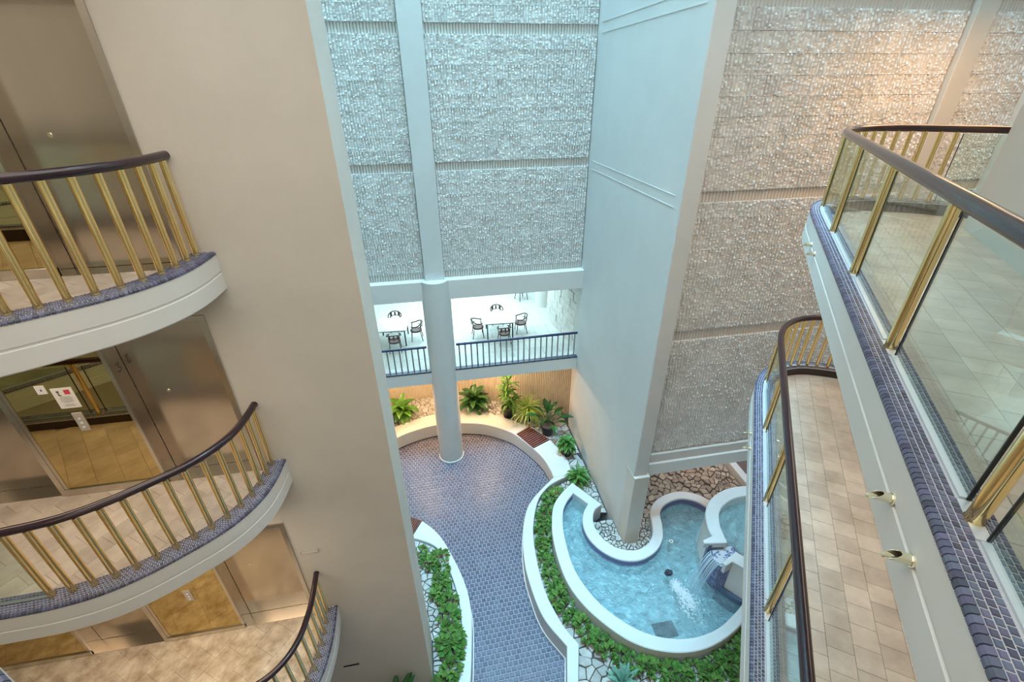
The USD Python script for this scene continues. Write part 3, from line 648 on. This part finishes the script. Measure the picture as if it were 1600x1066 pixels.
for lv in (1, 2):
    zc = CT[lv]; o = .155
    r = thing('gallery_railing', f'glass railing with brass posts and a dark wood handrail on the {"upper" if lv == 1 else "lower"} right-hand gallery', 'railing')
    P = RP.line(o, 1.0, RP.L, .05); part('handrail', tube(np.c_[P, np.full(len(P), zc + 1.07)], .052, 18), 'rail', r, smooth=60)
    tp = [.43, 2.08, 3.73, 5.38, 7.03, 8.63]
    for tt in tp: post(RP.at(tt - R_T0, o), zc + .004, zc + 1.03, .036, r, seg=18)
    for a, b_ in zip(tp[:-1], tp[1:]):
        part('glass_channel', sweep(RP, a - R_T0 + .13, b_ - R_T0 - .13, [(o - .017, zc), (o + .017, zc), (o + .017, zc + .014), (o - .017, zc + .014)], .3), 'channel', r)
        glass_pane(RP, a - R_T0 + .12, b_ - R_T0 - .12, o + .012, zc + .012, zc + 1.0, r)
    for tt in tp: part('post_plate', sweep(RP, tt - R_T0 - .12, tt - R_T0 + .12, [(o - .03, zc + .001), (o + .03, zc + .001), (o + .03, zc + .008), (o - .03, zc + .008)], .1), 'channel', r)
    for k in range(11):
        q = 8.63 - R_T0 + (.42 if lv == 2 else .3) + .2 * k
        if q < RP.L - .1: post(RP.at(q, o), zc + .004, zc + 1.03, .030, r)
    if lv == 1: glass_pane(RP, 8.63 - R_T0 + .3 + .2 * 10 + .08, RP.L - .05, o, zc + .012, zc + 1.0, r)
for name_, x0, x1, n_ in (('left', -2.6, -.52, 10), ('right', .50, 4.93, 21)):
    r = thing('terrace_railing', f'dark blue and grey bar railing on the terrace edge {name_} of the round column', 'railing')
    part('handrail', rbox(x0, x1, YB + .05, YB + .13, 5.13, 5.21, .02), 'rail_blue', r)
    for k in range(n_):
        x = x0 + .10 + (x1 - x0 - .2) * k / (n_ - 1); v, f = lathe([(.026, 4.21), (.026, 5.14)], 8, (x, YB + .09, 0)); part('post', (v, f), 'rail_grey', r, smooth=True)
# brass drain spouts
def spout(label, path, s_, zc, ln=.08, rad=.026):
    t = thing('drain_spout', label, 'pipe', group=None); z = zc - .24; p = path.at(s_, 0); nrm = path.at(s_, -1) - p
    a = np.arange(16) / 16 * 2 * np.pi; tv = np.array([-nrm[1], nrm[0]])
    def ring(d, r, bevel=0): return np.array([[*(p + nrm * (d - bevel * math.sin(x) - .0) + tv * math.cos(x) * r), z + math.sin(x) * r] for x in a])
    R = [ring(-.02, rad), ring(ln, rad, -.035 * -1), ring(ln, rad * .86, .035), ring(.01, rad * .86)]
    v = np.vstack(R); f = []
    for i in range(3):
        for j in range(16): jn = (j + 1) % 16; f += [[i * 16 + j, i * 16 + jn, (i + 1) * 16 + jn], [i * 16 + j, (i + 1) * 16 + jn, (i + 1) * 16 + j]]
    part('pipe', (v, np.array(f)), 'brass_pale', t, smooth=40)
    k = 48; e = np.array(R[3]); part('bore', (np.vstack([e, e.mean(0)]), np.array([[j, (j + 1) % 16, 16] for j in range(16)])), 'void', t)
    fl = [ring(.0, rad * 1.35), ring(.008, rad * 1.3), ring(.008, rad)]
    v = np.vstack(fl); f = []
    for i in range(2):
        for j in range(16): jn = (j + 1) % 16; f += [[i * 16 + j, i * 16 + jn, (i + 1) * 16 + jn], [i * 16 + j, (i + 1) * 16 + jn, (i + 1) * 16 + j]]
    part('flange', (v, np.array(f)), 'brass_pale', t)
for lab, px, lv in (('brass drain spout on the upper gallery edge, the farther of the near pair', (2.29, 1.27), 1), ('brass drain spout on the upper gallery edge, nearest to the camera', (2.06, .95), 1),
                    ('small brass drain spout near the far corner of the upper gallery edge, the farther one', (5.20, 5.13), 1), ('small brass drain spout near the far corner of the upper gallery edge, the nearer one', (4.93, 4.78), 1),
                    ('small brass drain spout on the lower gallery edge, the farther one', (5.05, 5.14), 2), ('small brass drain spout on the lower gallery edge, the nearer one', (4.80, 4.82), 2)):
    spout(lab, RP, float(np.dot(px, D)) - R_T0, CT[lv])
# ================================================================== planters and pool
TOP = .62
bench = thing('planter_bench', 'curved cream-topped seat wall round the far end of the tiled circle', 'bench')
part('seat_wall', coped(Polygon(np.vstack([bi, bo[::-1]])).buffer(0), 0, TOP), 'coping', bench)
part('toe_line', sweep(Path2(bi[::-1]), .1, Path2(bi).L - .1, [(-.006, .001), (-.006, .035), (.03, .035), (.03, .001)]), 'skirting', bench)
w2 = thing('planter_wall', 'low white winding wall between the walkway and the green planting strip', 'wall')
part('coping', coped(Polygon(np.vstack([wo, wi[::-1]])).buffer(0), 0, TOP), 'coping', w2)
part('toe_line', sweep(Path2(wo[:-1]), .35, Path2(wo[:-1]).L, [(-.02, .001), (-.02, .04), (.03, .04), (.03, .001)]), 'white', w2)
lw = thing('planter_wall', 'low white curved wall of the planter beside the tan wall end', 'wall')
part('coping', coped(Polygon(np.vstack([lo, li[::-1]])).buffer(0), .0, TOP), 'coping', lw)
part('toe_line', sweep(Path2(lo[::-1]), .2, Path2(lo).L - .2, [(-.03, .001), (-.03, .05), (.03, .05), (.03, .001)]), 'white', lw)
def slats(label, quad, z, n):
    t = thing('bench_slats', label, 'grille'); A, B, C, D_ = map(np.array, quad)        # A-B short side, D-C the other
    part('frame', cell_prism(np.array(quad) if Polygon(quad).exterior.is_ccw else np.array(quad)[::-1], z + .001, z + .006, .002), 'void', t)
    for k in range(n):
        u0, u1 = (k + .28) / n, (k + .74) / n
        q = np.array([A + (B - A) * u0, A + (B - A) * u1, D_ + (C - D_) * u1, D_ + (C - D_) * u0])
        part('slat', cell_prism(q if Polygon(q).exterior.is_ccw else q[::-1], z + .006, z + .03, .004), 'slat', t)
slats('red-brown slatted wood grille set into the far curved seat wall', [(2.66, 14.03), (3.17, 13.07), (3.92, 13.42), (3.26, 14.38)], TOP, 11)
slats('red-brown slatted wood grille half hidden behind the end of the tan wall', [(-1.60, 10.70), (-1.18, 10.43), (-1.50, 9.87), (-1.95, 10.0)], TOP, 8)

pool_out = [(4.03, 10.8), (3.47, 10.36), (3.14, 9.96), (2.96, 9.5), (2.81, 8.85), (2.76, 8.02), (2.83, 7.27), (3.08, 6.6), (3.5, 5.98), (3.95, 5.52), (4.46, 5.23), (5.13, 5.05), (5.85, 5.06), (6.66, 5.3), (7.4, 5.72), (7.9, 6.1)]
pool_in = [(3.93, 10.34), (3.59, 10.01), (3.36, 9.62), (3.18, 8.9), (3.12, 7.95), (3.22, 7.29), (3.51, 6.59), (3.95, 6.02), (4.44, 5.63), (4.98, 5.41), (5.58, 5.33), (6.29, 5.43), (7.07, 5.77), (7.5, 6.05)]
isl_pool = [(4.28, 9.82), (4.02, 9.50), (3.85, 9.05), (3.88, 8.53), (4.14, 8.03), (4.58, 7.68), (5.12, 7.58), (5.68, 7.76), (6.08, 8.12), (6.30, 8.59), (6.42, 8.98), (6.66, 9.25), (7.05, 9.41), (7.44, 9.43), (7.80, 9.27), (8.03, 9.0), (8.2, 8.6)]
isl_in = [(4.71, 9.71), (4.40, 9.52), (4.22, 9.15), (4.22, 8.7), (4.46, 8.21), (4.95, 7.93), (5.46, 7.99), (5.84, 8.32), (6.02, 8.75), (6.14, 9.12), (6.45, 9.46), (6.93, 9.69), (7.47, 9.74), (7.96, 9.56), (8.3, 9.2), (8.5, 8.7)]
po, pi_, ip, ii = map(S, (pool_out, pool_in, isl_pool, isl_in))
rim = unary_union([Polygon(np.vstack([po, pi_[::-1]])).buffer(0), Polygon(np.vstack([ip, ii[::-1]])).buffer(0), Polygon([(4.03, 10.8), (4.71, 9.71), (4.28, 9.82), (3.93, 10.34)]).buffer(.002)]).buffer(.001)
base_c = [(7.63, 8.52), (7.25, 8.15), (7.06, 7.81), (6.94, 7.4), (6.80, 7.0), (6.79, 6.66), (6.97, 6.32), (7.21, 5.98), (7.6, 5.8)]
bc = S(base_c)
pool_poly = Polygon(np.vstack([pi_, bc[::-1], ip[::-1]])).buffer(0)
if pool_poly.geom_type != 'Polygon': pool_poly = max(pool_poly.geoms, key=lambda g: g.area)
pw = thing('pool_wall', 'white-topped winding rim wall of the lower fountain pool', 'pool')
part('rim', coped(rim, .30, .95, .02), 'coping', pw)
part('tile_band', join([sweep(Path2(c_), .05, Path2(c_).L - .05, [(o, .66), (o, .89), (o + .012, .89), (o + .012, .66)]) for c_, o in ((pi_[:-8], -.006), (ip[::-1], -.006))]), 'mosaic_pool', pw)
part('basin', prism(pool_poly.buffer(.06), .22, .30), 'basin', pw)
part('basin_wall', join([sweep(Path2(c_), .02, Path2(c_).L - .02, [(o, .28), (o, .72), (o + .01, .72), (o + .01, .28)]) for c_, o in ((pi_[:-8], -.004), (ip[::-1], -.004))]), 'basin', pw)
def water(name, label, poly, z, sub=.07):
    t = thing(name, label, 'water'); v2, f2 = trimesh.creation.triangulate_polygon(poly, engine='earcut')
    part('surface', (np.c_[v2, np.full(len(v2), z)], f2), 'water', t); return t
water('pool_water', 'rippled pale turquoise water of the lower fountain pool', pool_poly.buffer(.01), .73)
# raised pool and spillway
r_out = [(6.92, 7.09), (6.96, 7.49), (7.19, 7.99), (7.56, 8.36), (7.96, 8.57), (8.44, 8.68), (9.0, 8.66), (9.6, 8.45)]
r_in = [(7.22, 7.02), (7.25, 7.11), (7.33, 7.45), (7.55, 7.86), (7.83, 8.1), (8.26, 8.27), (8.73, 8.3), (9.4, 8.15)]
ro, ri = S(r_out), S(r_in)
rp_ = thing('raised_pool', 'raised white-rimmed upper pool with a mosaic spillway at its corner', 'pool')
r_poly = unary_union([Polygon(np.vstack([ro, ri[::-1]])).buffer(0), Polygon([(6.60, 7.13), (6.95, 7.22), (7.26, 7.06), (7.21, 6.93), (6.58, 7.03)])]).buffer(.001)
part('rim', coped(r_poly, 1.86, 2.05, .02), 'coping', rp_)
part('outer_wall', join([prism(Polygon(np.vstack([ro + 0, ri[::-1]])).buffer(-.012), .25, 1.87)]), 'white', rp_)
part('rim_front_tiles', boxes((6.72, 7.2, 6.99, 7.02, 1.70, 1.95)), 'mosaic_pool', rp_)
part('basin_fill', prism(Polygon(np.vstack([ri, [(10.5, 7.6), (10.5, 6.4), (7.3, 6.55), (7.2, 6.9)]])).buffer(0), .3, 1.66), 'basin', rp_)
part('spill_base', prism(Polygon([(6.94, 7.3), (6.80, 7.05), (6.74, 6.8), (6.80, 6.52), (7.02, 6.40), (7.6, 6.4), (7.6, 7.1), (7.2, 7.3)]), .25, 1.74), 'grout', rp_)
spill = Polygon([(6.92, 7.02), (6.80, 6.98), (6.73, 6.8), (6.80, 6.54), (7.06, 6.44), (7.55, 6.55), (7.55, 7.0)])
part('spill_tiles', join([cell_prism(c, 1.735, 1.755, .006) for c in voronoi_cells(spill, 170, 5, 1, .006)]), 'mosaic_pool', rp_, kind='stuff')
sp = Path2([(7.1, 7.5), (6.94, 7.3), (6.80, 7.05), (6.74, 6.8), (6.80, 6.52), (7.02, 6.40)][::-1], .02)
part('spill_face_tiles', join([sweep(sp, a, a + .044, [(-.008, z), (-.008, z + .042), (.004, z + .042), (.004, z)], .05) for a in np.arange(0, sp.L - .05, .05) for z in np.arange(.72, 1.70, .05)]), 'mosaic_pool', rp_, kind='stuff')
part('base_kerb', prism(Polygon(np.vstack([bc, [(8.4, 5.9), (8.4, 8.4)]])).buffer(0).intersection(sbox(6, 5.5, 8, 6.75)), .25, .90), 'mosaic_pool', rp_)
water('upper_water', 'pale turquoise water in the raised upper pool', Polygon(np.vstack([ri, [(10.4, 7.7), (10.4, 6.5), (7.5, 6.6), (7.45, 7.0)]])).buffer(0), 1.80)
sb = thing('fountain_block', 'cream L-shaped block with a flat cap beside the spillway', 'fountain')
capP = Polygon([(6.71, 6.40), (7.27, 6.64), (7.62, 6.15), (7.95, 5.72), (7.62, 5.58), (7.01, 6.38), (6.76, 6.30)])
part('cap', coped(capP, 1.97, 2.06, .012), 'coping', sb)
part('body', prism(Polygon([(7.05, 6.40), (7.25, 6.56), (7.60, 6.13), (7.88, 5.74), (7.62, 5.62)]), .3, 1.98), 'white', sb)
part('lip', prism(Polygon([(6.75, 6.39), (7.1, 6.53), (7.15, 6.42), (6.78, 6.32)]), 1.72, 1.98), 'coping', sb)
# falling water and foam
fa = thing('waterfall', 'thin clear strands of water falling from the spillway into the pool', 'water'); r5 = np.random.default_rng(5); ms = []
for k in range(17):
    u = k / 16; p0 = np.array([6.74, 6.95]) * (1 - u) + np.array([6.80, 6.56]) * u; t = np.linspace(0, 1, 9); L_ = .58 + r5.normal(0, .035)
    P = np.c_[p0[0] - L_ * t * .97, p0[1] - L_ * t * .30 + r5.normal(0, .01), 1.76 - 1.02 * t ** 1.8]
    ms.append(tube(P, np.linspace(.010, .003 + .005 * r5.random(), 9) , 5))
part('strands', join(ms), 'fall', fa, smooth=True, kind='stuff')
fo = thing('water_foam', 'patch of white churning foam where the waterfall lands in the pool', 'foam', kind='stuff'); ms = []
ico = trimesh.creation.icosphere(1, 1.0)
for k in range(700):
    u = r5.random(); c0 = np.array([5.86, 6.88]) * (1 - u) + np.array([5.98, 6.1]) * u; w = .10 + .16 * u
    p = c0 + r5.normal(0, w * .6, 2); s_ = r5.uniform(.006, .022)
    v = ico.vertices * np.array([s_ * 1.3, s_ * 1.3, s_ * .5]) + np.array([p[0], p[1], .735]); ms.append((v, ico.faces))
part('bubbles', join(ms), 'froth', fo, smooth=True, kind='stuff')
t = thing('pool_drain', 'small round white drain fitting on the pool floor', 'drain')
part('ring', lathe([(.028, .715), (.028, .73), (.062, .732), (.066, .72), (.066, .30)], 18, (6.40, 8.13, 0)), 'white', t); part('hole', lathe([(0, .725), (.03, .725), (.03, .715)], 14, (6.40, 8.13, 0)), 'void', t)
t = thing('pool_rock', 'dark rough stone standing in the lower pool', 'rock')
v = trimesh.creation.icosphere(3, .13).vertices.copy(); v *= (1 + 1.1 * (meshkit.fbm(v * 14, 3, 3) - .5))[:, None]; part('stone', (v * [.85, .62, .7] + np.array([5.82, 7.17, .74]), trimesh.creation.icosphere(3).faces), 'rock', t, smooth=40)
t = thing('pool_grate', 'dark square intake grate on the pool floor near the front rim', 'grate')
for k in range(14): part('bar', boxes((4.85, 5.45, 5.72 + .03 * k, 5.735 + .03 * k, .30, .325)), 'rock', t)

# stone beds
def stones(name, label, poly, n, z, seed, m, ms_, th=.05, soil=True, keep=300):
    t = thing(name, label, 'stones'); r = np.random.default_rng(seed); cells = voronoi_cells(poly, n, seed, 1, .010); out = []
    for c in cells: out.append(cell_prism(c, z - .04, z + r.uniform(.0, th), .015, tuple(r.normal(0, .10, 2))))
    part('soil', prism(poly, z - .12, z - .015), 'soil', t); parts_and_rest('stone', out, m, ms_, t, keep)
    return t
bedP = Polygon(np.vstack([ii, [(9.9, 9.0), (9.93, 12.6), (4.3, 12.6), (4.35, 10.4)]])).buffer(0)
if bedP.geom_type != 'Polygon': bedP = max(bedP.geoms, key=lambda g: g.area)
islP = bedP.intersection(sbox(3.5, 7, 6.2, 9.3)).difference(sbox(4.95, 8.36, 5.42, 12)); islP = max(getattr(islP, 'geoms', [islP]), key=lambda g: g.area)
stones('stone_bed', 'pale grey flat stones heaped round the foot of the fin wall', islP, 110, .64, 3, 'slate', 'slate')
darkP = bedP.difference(islP.buffer(.02)).difference(sbox(4.0, 8, 5.44, 12.7)); darkP = max(getattr(darkP, 'geoms', [darkP]), key=lambda g: g.area)
stones('stone_bed', 'dark brown chunky stones spread under the right-hand wall behind the pool', darkP, 420, .62, 4, 'slate_dark', 'slate_stuff', .09)
t = thing('bed_kerb', 'narrow cream kerb wall at the right end of the dark stone bed', 'kerb')
part('kerb', rbox(9.95, 10.22, 9.0, 13.0, .3, .95, .015), 'coping', t)
t = thing('undercroft_floor', 'dark floor beyond the cream kerb under the right-hand wall', 'floor', kind='structure')
part('floor_slab', boxes((10.2, 13, 9, 16, .3, .5)), 'bed', t); part('rear_wall', boxes((4.97, 13, 13.2, 13.4, .0, 3.6)), 'plaster', t)
stripP = Polygon(np.vstack([wi[:-1], [(2.2, 4.2)], [(8.2, 4.2)], [(8.2, 6.2)], po[::-1]])).buffer(0).difference(rim.buffer(.01))
stripP = max(getattr(stripP, 'geoms', [stripP]), key=lambda g: g.area)
stones('stone_bed', 'pale flat cracked stones in the strip between the walkway wall and the pool', stripP.intersection(sbox(0, 0, 9, 10.7)), 260, .46, 6, 'slate', 'slate', .035)
backP = Polygon(np.vstack([bo, [(4.93, 11.2), (4.93, 15.2)], rib.line(.05)[::-1][6:]])).buffer(0); backP = max(getattr(backP, 'geoms', [backP]), key=lambda g: g.area).difference(sbox(4.9, 8, 6, 16)); backP = max(getattr(backP, 'geoms', [backP]), key=lambda g: g.area)
stones('stone_bed', 'tan gravel stones behind the far seat wall under the potted plants', backP, 330, .50, 8, 'slate', 'slate', .04)
gapP = Polygon([(4.14, 11.35), (3.3, 11.0), (3.2, 10.3), (4.0, 10.85), (4.72, 9.75), (4.93, 9.7), (4.93, 11.35)]).difference(rim.buffer(.01)); gapP = max(getattr(gapP, 'geoms', [gapP]), key=lambda g: g.area)
stones('stone_bed', 'small grey stones in the gap between the pool tip and the fin wall', gapP, 60, .50, 9, 'slate', 'slate', .04)
leftP = Polygon(np.vstack([li, [(-2.3, 3.6), (-2.3, 10)]])).buffer(0).difference(sbox(-9, 5.6, -.97, 6.72)); leftP = max(getattr(leftP, 'geoms', [leftP]), key=lambda g: g.area)
stones('stone_bed', 'small white pebbles in the planter beside the tan wall end', leftP, 420, .50, 11, 'slate', 'slate', .03)

# ================================================================== plants
def leaf(L, W, el, az, droop, base=(0, 0, 0), n=7, fold=.25, tipw=.0, shape=.8):
    t = np.linspace(0, 1, n + 1); e = el - droop * t ** 1.3; ds = L / n
    x = np.r_[0, np.cumsum(np.cos(e[:-1]) * ds)]; z = np.r_[0, np.cumsum(np.sin(e[:-1]) * ds)]
    w = W * np.sin(np.pi * np.clip(t, 0, 1) ** shape) ** .8 + .004 * (1 - t)
    w[-1] = .001
    ca, sa = math.cos(az), math.sin(az); nx, nz = -np.sin(e), np.cos(e); up = fold * w
    def pt(side): return np.c_[ca * (x + nx * up * abs(side)) - sa * w * side * .5, sa * (x + nx * up * abs(side)) + ca * w * side * .5, z + nz * up * abs(side)] + np.array(base)
    v = np.vstack([pt(-1), pt(0), pt(1)]); k = n + 1; i = np.arange(n)
    return v, np.vstack([np.c_[i, i + 1, i + 1 + k], np.c_[i, i + 1 + k, i + k], np.c_[i + k, i + 1 + k, i + 1 + 2 * k], np.c_[i + k, i + 1 + 2 * k, i + 2 * k]])
def pot_part(t, r, h, m='pot'):
    pp = part('pot', lathe([(0, 0), (r * .74, 0), (r * .98, h * .88), (r * 1.06, h * .88), (r * 1.06, h), (r * .9, h), (r * .88, h * .9), (0, h * .9)], 24), m, t, smooth=40)
    part('potting_soil', lathe([(0, h * .91), (r * .9, h * .905)], 18), 'soil', pp)
def big_plant(name, label, loc, seed, n, L, W, el, droop, m, pot=None, stem_h=.2, whorls=None, spread=.06, petiole=0.0, shape=.8, stuff=False, potm='pot'):
    t = thing(name, label, 'plant', loc, 0); r = np.random.default_rng(seed); z0 = 0
    if pot: pot_part(t, pot[0], pot[1], potm); z0 = pot[1] * .9
    hs = whorls or [stem_h]; ms = []; st = MB()
    for w_i, h in enumerate(hs):
        b = r.normal(0, spread, 2) if len(hs) > 1 else np.zeros(2)
        st.add(*tube([(b[0] * .3, b[1] * .3, z0 - .02), (b[0], b[1], z0 + h)], .022, 7))
        for k in range(n):
            az = k * 2.4 + r.normal(0, .25); u = (k + .5) / n; e = el[0] + (el[1] - el[0]) * u + r.normal(0, .12); l_ = r.uniform(*L) * (.75 + .25 * (1 - abs(u - .45)))
            base = np.array([b[0], b[1], z0 + h * (.55 + .45 * u) + .02])
            if petiole:
                q = base + petiole * l_ * np.array([math.cos(e) * math.cos(az), math.cos(e) * math.sin(az), math.sin(e)]); st.add(*tube([base - [0, 0, h * .4], q], .009, 5)); base = q
            ms.append(leaf(l_, W * l_ * r.uniform(.85, 1.15), e, az, droop * r.uniform(.7, 1.3), base, shape=shape))
    part('stem', st.get(), 'stem' if not petiole else m, t)
    if stuff: part('foliage', join(ms), m, t, kind='stuff', smooth=True)
    else:
        for q in ms: part('leaf', q, m, t, smooth=True)
    return t
big_plant('broadleaf_plant', 'broad-leaved green plant behind the seat wall, left of the round column', (-1.95, 16.1, .48), 1, 26, (.68, .95), .36, (-.1, 1.2), 1.3, 'leaf_big', stem_h=.5)
big_plant('broadleaf_plant', 'broad-leaved glossy green plant behind the seat wall, just right of the round column', (1.15, 16.1, .48), 2, 26, (.70, .95), .37, (-.1, 1.25), 1.2, 'leaf_dark', stem_h=.6)
big_plant('cane_plant', 'tall tiered cane plant with narrow leaves in a black pot by the ribbed wall', (2.55, 15.35, .52), 3, 28, (.52, .72), .13, (-.3, 1.2), 1.6, 'leaf_big', pot=(.26, .48), whorls=[.4, .95, 1.5])
big_plant('spider_plant', 'lime green spider plant with thin arching leaves among the potted plants', (3.35, 14.95, .52), 4, 120, (.75, 1.1), .055, (.0, 1.35), 1.6, 'leaf_lime', pot=(.2, .28), stem_h=.25, stuff=True)
big_plant('peace_lily', 'tall dark-leaved plant with upright paddle leaves in a dark blue pot by the fin wall', (3.95, 13.95, .52), 5, 15, (.48, .66), .38, (.1, 1.45), .9, 'leaf_dark', pot=(.28, .44), stem_h=.35, petiole=.75)
big_plant('variegated_plant', 'bushy pale green plant in a black pot on the white wall corner by the fin', (4.36, 12.62, .55), 6, 60, (.38, .54), .32, (-.35, 1.3), 1.4, 'leaf_mid', pot=(.26, .34), stem_h=.2, stuff=True)
big_plant('fern_plant', 'dark green strappy plant next to the tip of the pool rim', (4.40, 11.2, .52), 7, 56, (.50, .64), .17, (-.1, 1.35), 1.6, 'leaf_mid', stem_h=.2, stuff=True)
big_plant('floor_plant', 'dark glossy upright-leaved plant at the foot of the tan wall, cut by the picture edge', (-1.75, 5.15, .0), 8, 12, (.62, .85), .34, (.5, 1.45), .5, 'leaf_dark', pot=(.26, .42), stem_h=.42, petiole=.25)
big_plant('silver_plant', 'silvery green rosette plant on the pale stones at the bottom of the picture', (3.52, 4.86, .47), 9, 22, (.42, .58), .25, (.05, 1.25), .7, 'leaf_silver', stem_h=.06)
big_plant('sprig', 'thin weedy sprig leaning over the white planter wall', (3.08, 10.66, .46), 10, 10, (.12, .2), .35, (.2, 1.3), .8, 'leaf_mid', stem_h=.22, stuff=True)
# low ground cover: three clumps, copied
protos = []
def clump(seed):
    r = np.random.default_rng(seed); ms = []
    for k in range(44):
        a = r.uniform(0, 2 * np.pi); rr = .21 * math.sqrt(r.random()); e = r.uniform(-.1, .9); l_ = r.uniform(.13, .22)
        ms.append(leaf(l_, l_ * .55, e, a + r.normal(0, .5), .8, (rr * math.cos(a), rr * math.sin(a), .08 + .16 * (1 - (rr / .26) ** 2) + r.uniform(-.03, .03)), n=3, shape=.75))
    return ms
def cover_things(points, label, group, sc=(.75, 1.0), seed=1):
    r = np.random.default_rng(seed)
    for i, (x, y, z) in enumerate(points):
        k = i % 3
        key = (k,)
        if len(protos) <= k:
            t = thing('ground_cover', label, 'plant', (x, y, z), r.uniform(0, 6.28), group); part('foliage', join(clump(100 + k)), 'leaf_cover', t, kind='stuff'); part('stem', join([tube([(0, 0, -.03), (.05 * math.cos(q), .05 * math.sin(q), .12)], .008, 5) for q in (0, 2, 4)]), 'stem', t); protos.append(t)
        else: copy_of(protos[k], 'ground_cover', label, (x, y, z), r.uniform(0, 6.28), group, 'plant', float(r.uniform(*sc)))
P_ = Path2(po); pts = []
for i, q in enumerate(np.arange(.55, P_.L - 1.0, .27)):
    o = .27 + (.05 if i % 2 else -.02)
    p = P_.at(q, o); pts.append((float(p[0]), float(p[1]), .46))
    if q > 7.3 and i % 2: p = P_.at(q, .58); pts.append((float(p[0]), float(p[1]), .45))
cover_things(pts, 'low leafy green clump in the row hugging the outer wall of the fountain pool', 'ground cover along the pool wall', seed=1)
lc = [(-1.27, 9.18), (-1.0, 8.85), (-.66, 8.92), (-.64, 8.5), (-.66, 7.86), (-.45, 7.54), (-.52, 7.17), (-.48, 6.78), (-.6, 6.49), (-.45, 6.2), (-.52, 5.86), (-.70, 5.55), (-.42, 6.55), (-.66, 8.15), (-.68, 5.2)]
cover_things([(x, y, .5) for x, y in lc], 'low leafy green clump in the planter beside the end of the tan wall', 'ground cover in the left planter', (.85, 1.1), seed=2)

# ================================================================== terrace furniture
Z = 4.04
def table(label, loc, w, d):
    t = thing('terrace_table', label, 'table', loc, -.06); part('tabletop', rbox(-w / 2, w / 2, -d / 2, d / 2, .71, .745, .01), 'table_white', t)
    for sx in (-1, 1):
        for sy in (-1, 1): part('leg', rbox(sx * (w / 2 - .1) - .025, sx * (w / 2 - .1) + .025, sy * (d / 2 - .1) - .025, sy * (d / 2 - .1) + .025, 0, .71, .005), 'table_leg', t)
    part('apron', boxes((-w / 2 + .1, w / 2 - .1, -d / 2 + .09, -d / 2 + .11, .65, .71), (-w / 2 + .1, w / 2 - .1, d / 2 - .11, d / 2 - .09, .65, .71)), 'table_leg', t)
table('square white table on the terrace right of the round column', (2.42, 16.5, Z), 1.22, 1.15)
table('square white table on the terrace left of the round column', (-1.86, 16.7, Z), 1.22, 1.2)
def chair(label, loc, rz, group=None):
    t = thing('terrace_chair', label, 'chair', loc, rz)
    part('seat', coped(Point(0, 0).buffer(.22).intersection(sbox(-.22, -.21, .22, .21)), .42, .46, .012), 'chair_seat', t)
    part('seat_frame', lathe([(.235, .40), (.235, .43), (.20, .43), (.20, .40), (.235, .40)], 20), 'chair_wood', t)
    for sx, sy in ((-1, 1), (1, 1)): part('leg', tube([(sx * .23, sy * .20, 0), (sx * .19, sy * .16, .43), (sx * .215, sy * .13, .66)], .016, 8), 'chair_wood', t)
    for sx, sy in ((-1, -1), (1, -1)): part('leg', tube([(sx * .23, sy * .24, 0), (sx * .18, sy * .17, .43), (sx * .19, sy * .23, .70)], .016, 8), 'chair_wood', t)
    a = np.linspace(-.28 * np.pi, 1.28 * np.pi, 22); P = np.c_[.27 * np.cos(a), -.02 - .26 * np.sin(a), .66 + .12 * np.clip(np.sin(a), 0, 1)]
    part('top_rail', tube(P, np.r_[.014, np.full(20, .022), .014], 8), 'chair_wood', t)
    a2 = np.linspace(.12 * np.pi, .88 * np.pi, 12); part('lower_rail', tube(np.c_[.24 * np.cos(a2), -.02 - .22 * np.sin(a2), .56 + .05 * np.sin(a2)], .012, 6), 'chair_wood', t)
    for q in (.3, .5, .7):
        x, y = .255 * math.cos(q * np.pi), -.02 - .245 * math.sin(q * np.pi)
        part('spoke', rbox(x - .028, x + .028, y - .008, y + .008, .57, .75, .003), 'chair_wood', t)
    return t
for nm, (cx, cy) in (('right', (2.42, 16.5)), ('left', (-1.86, 16.7))):
    chair(f'brown curved-back armchair on the far side of the {nm} terrace table', (cx + .05, cy + .88, Z), math.pi)
    chair(f'brown curved-back armchair on the railing side of the {nm} terrace table', (cx + .08, cy - .82, Z), .05)
    chair(f'brown curved-back armchair at the right side of the {nm} terrace table', (cx + .90, cy - .05, Z), math.pi / 2)
    chair(f'brown curved-back armchair at the left side of the {nm} terrace table', (cx - .88, cy - .08, Z), -math.pi / 2)
chair('brown armchair far back on the terrace, only its legs showing under the white beam', (4.0, 19.7, Z), .4)
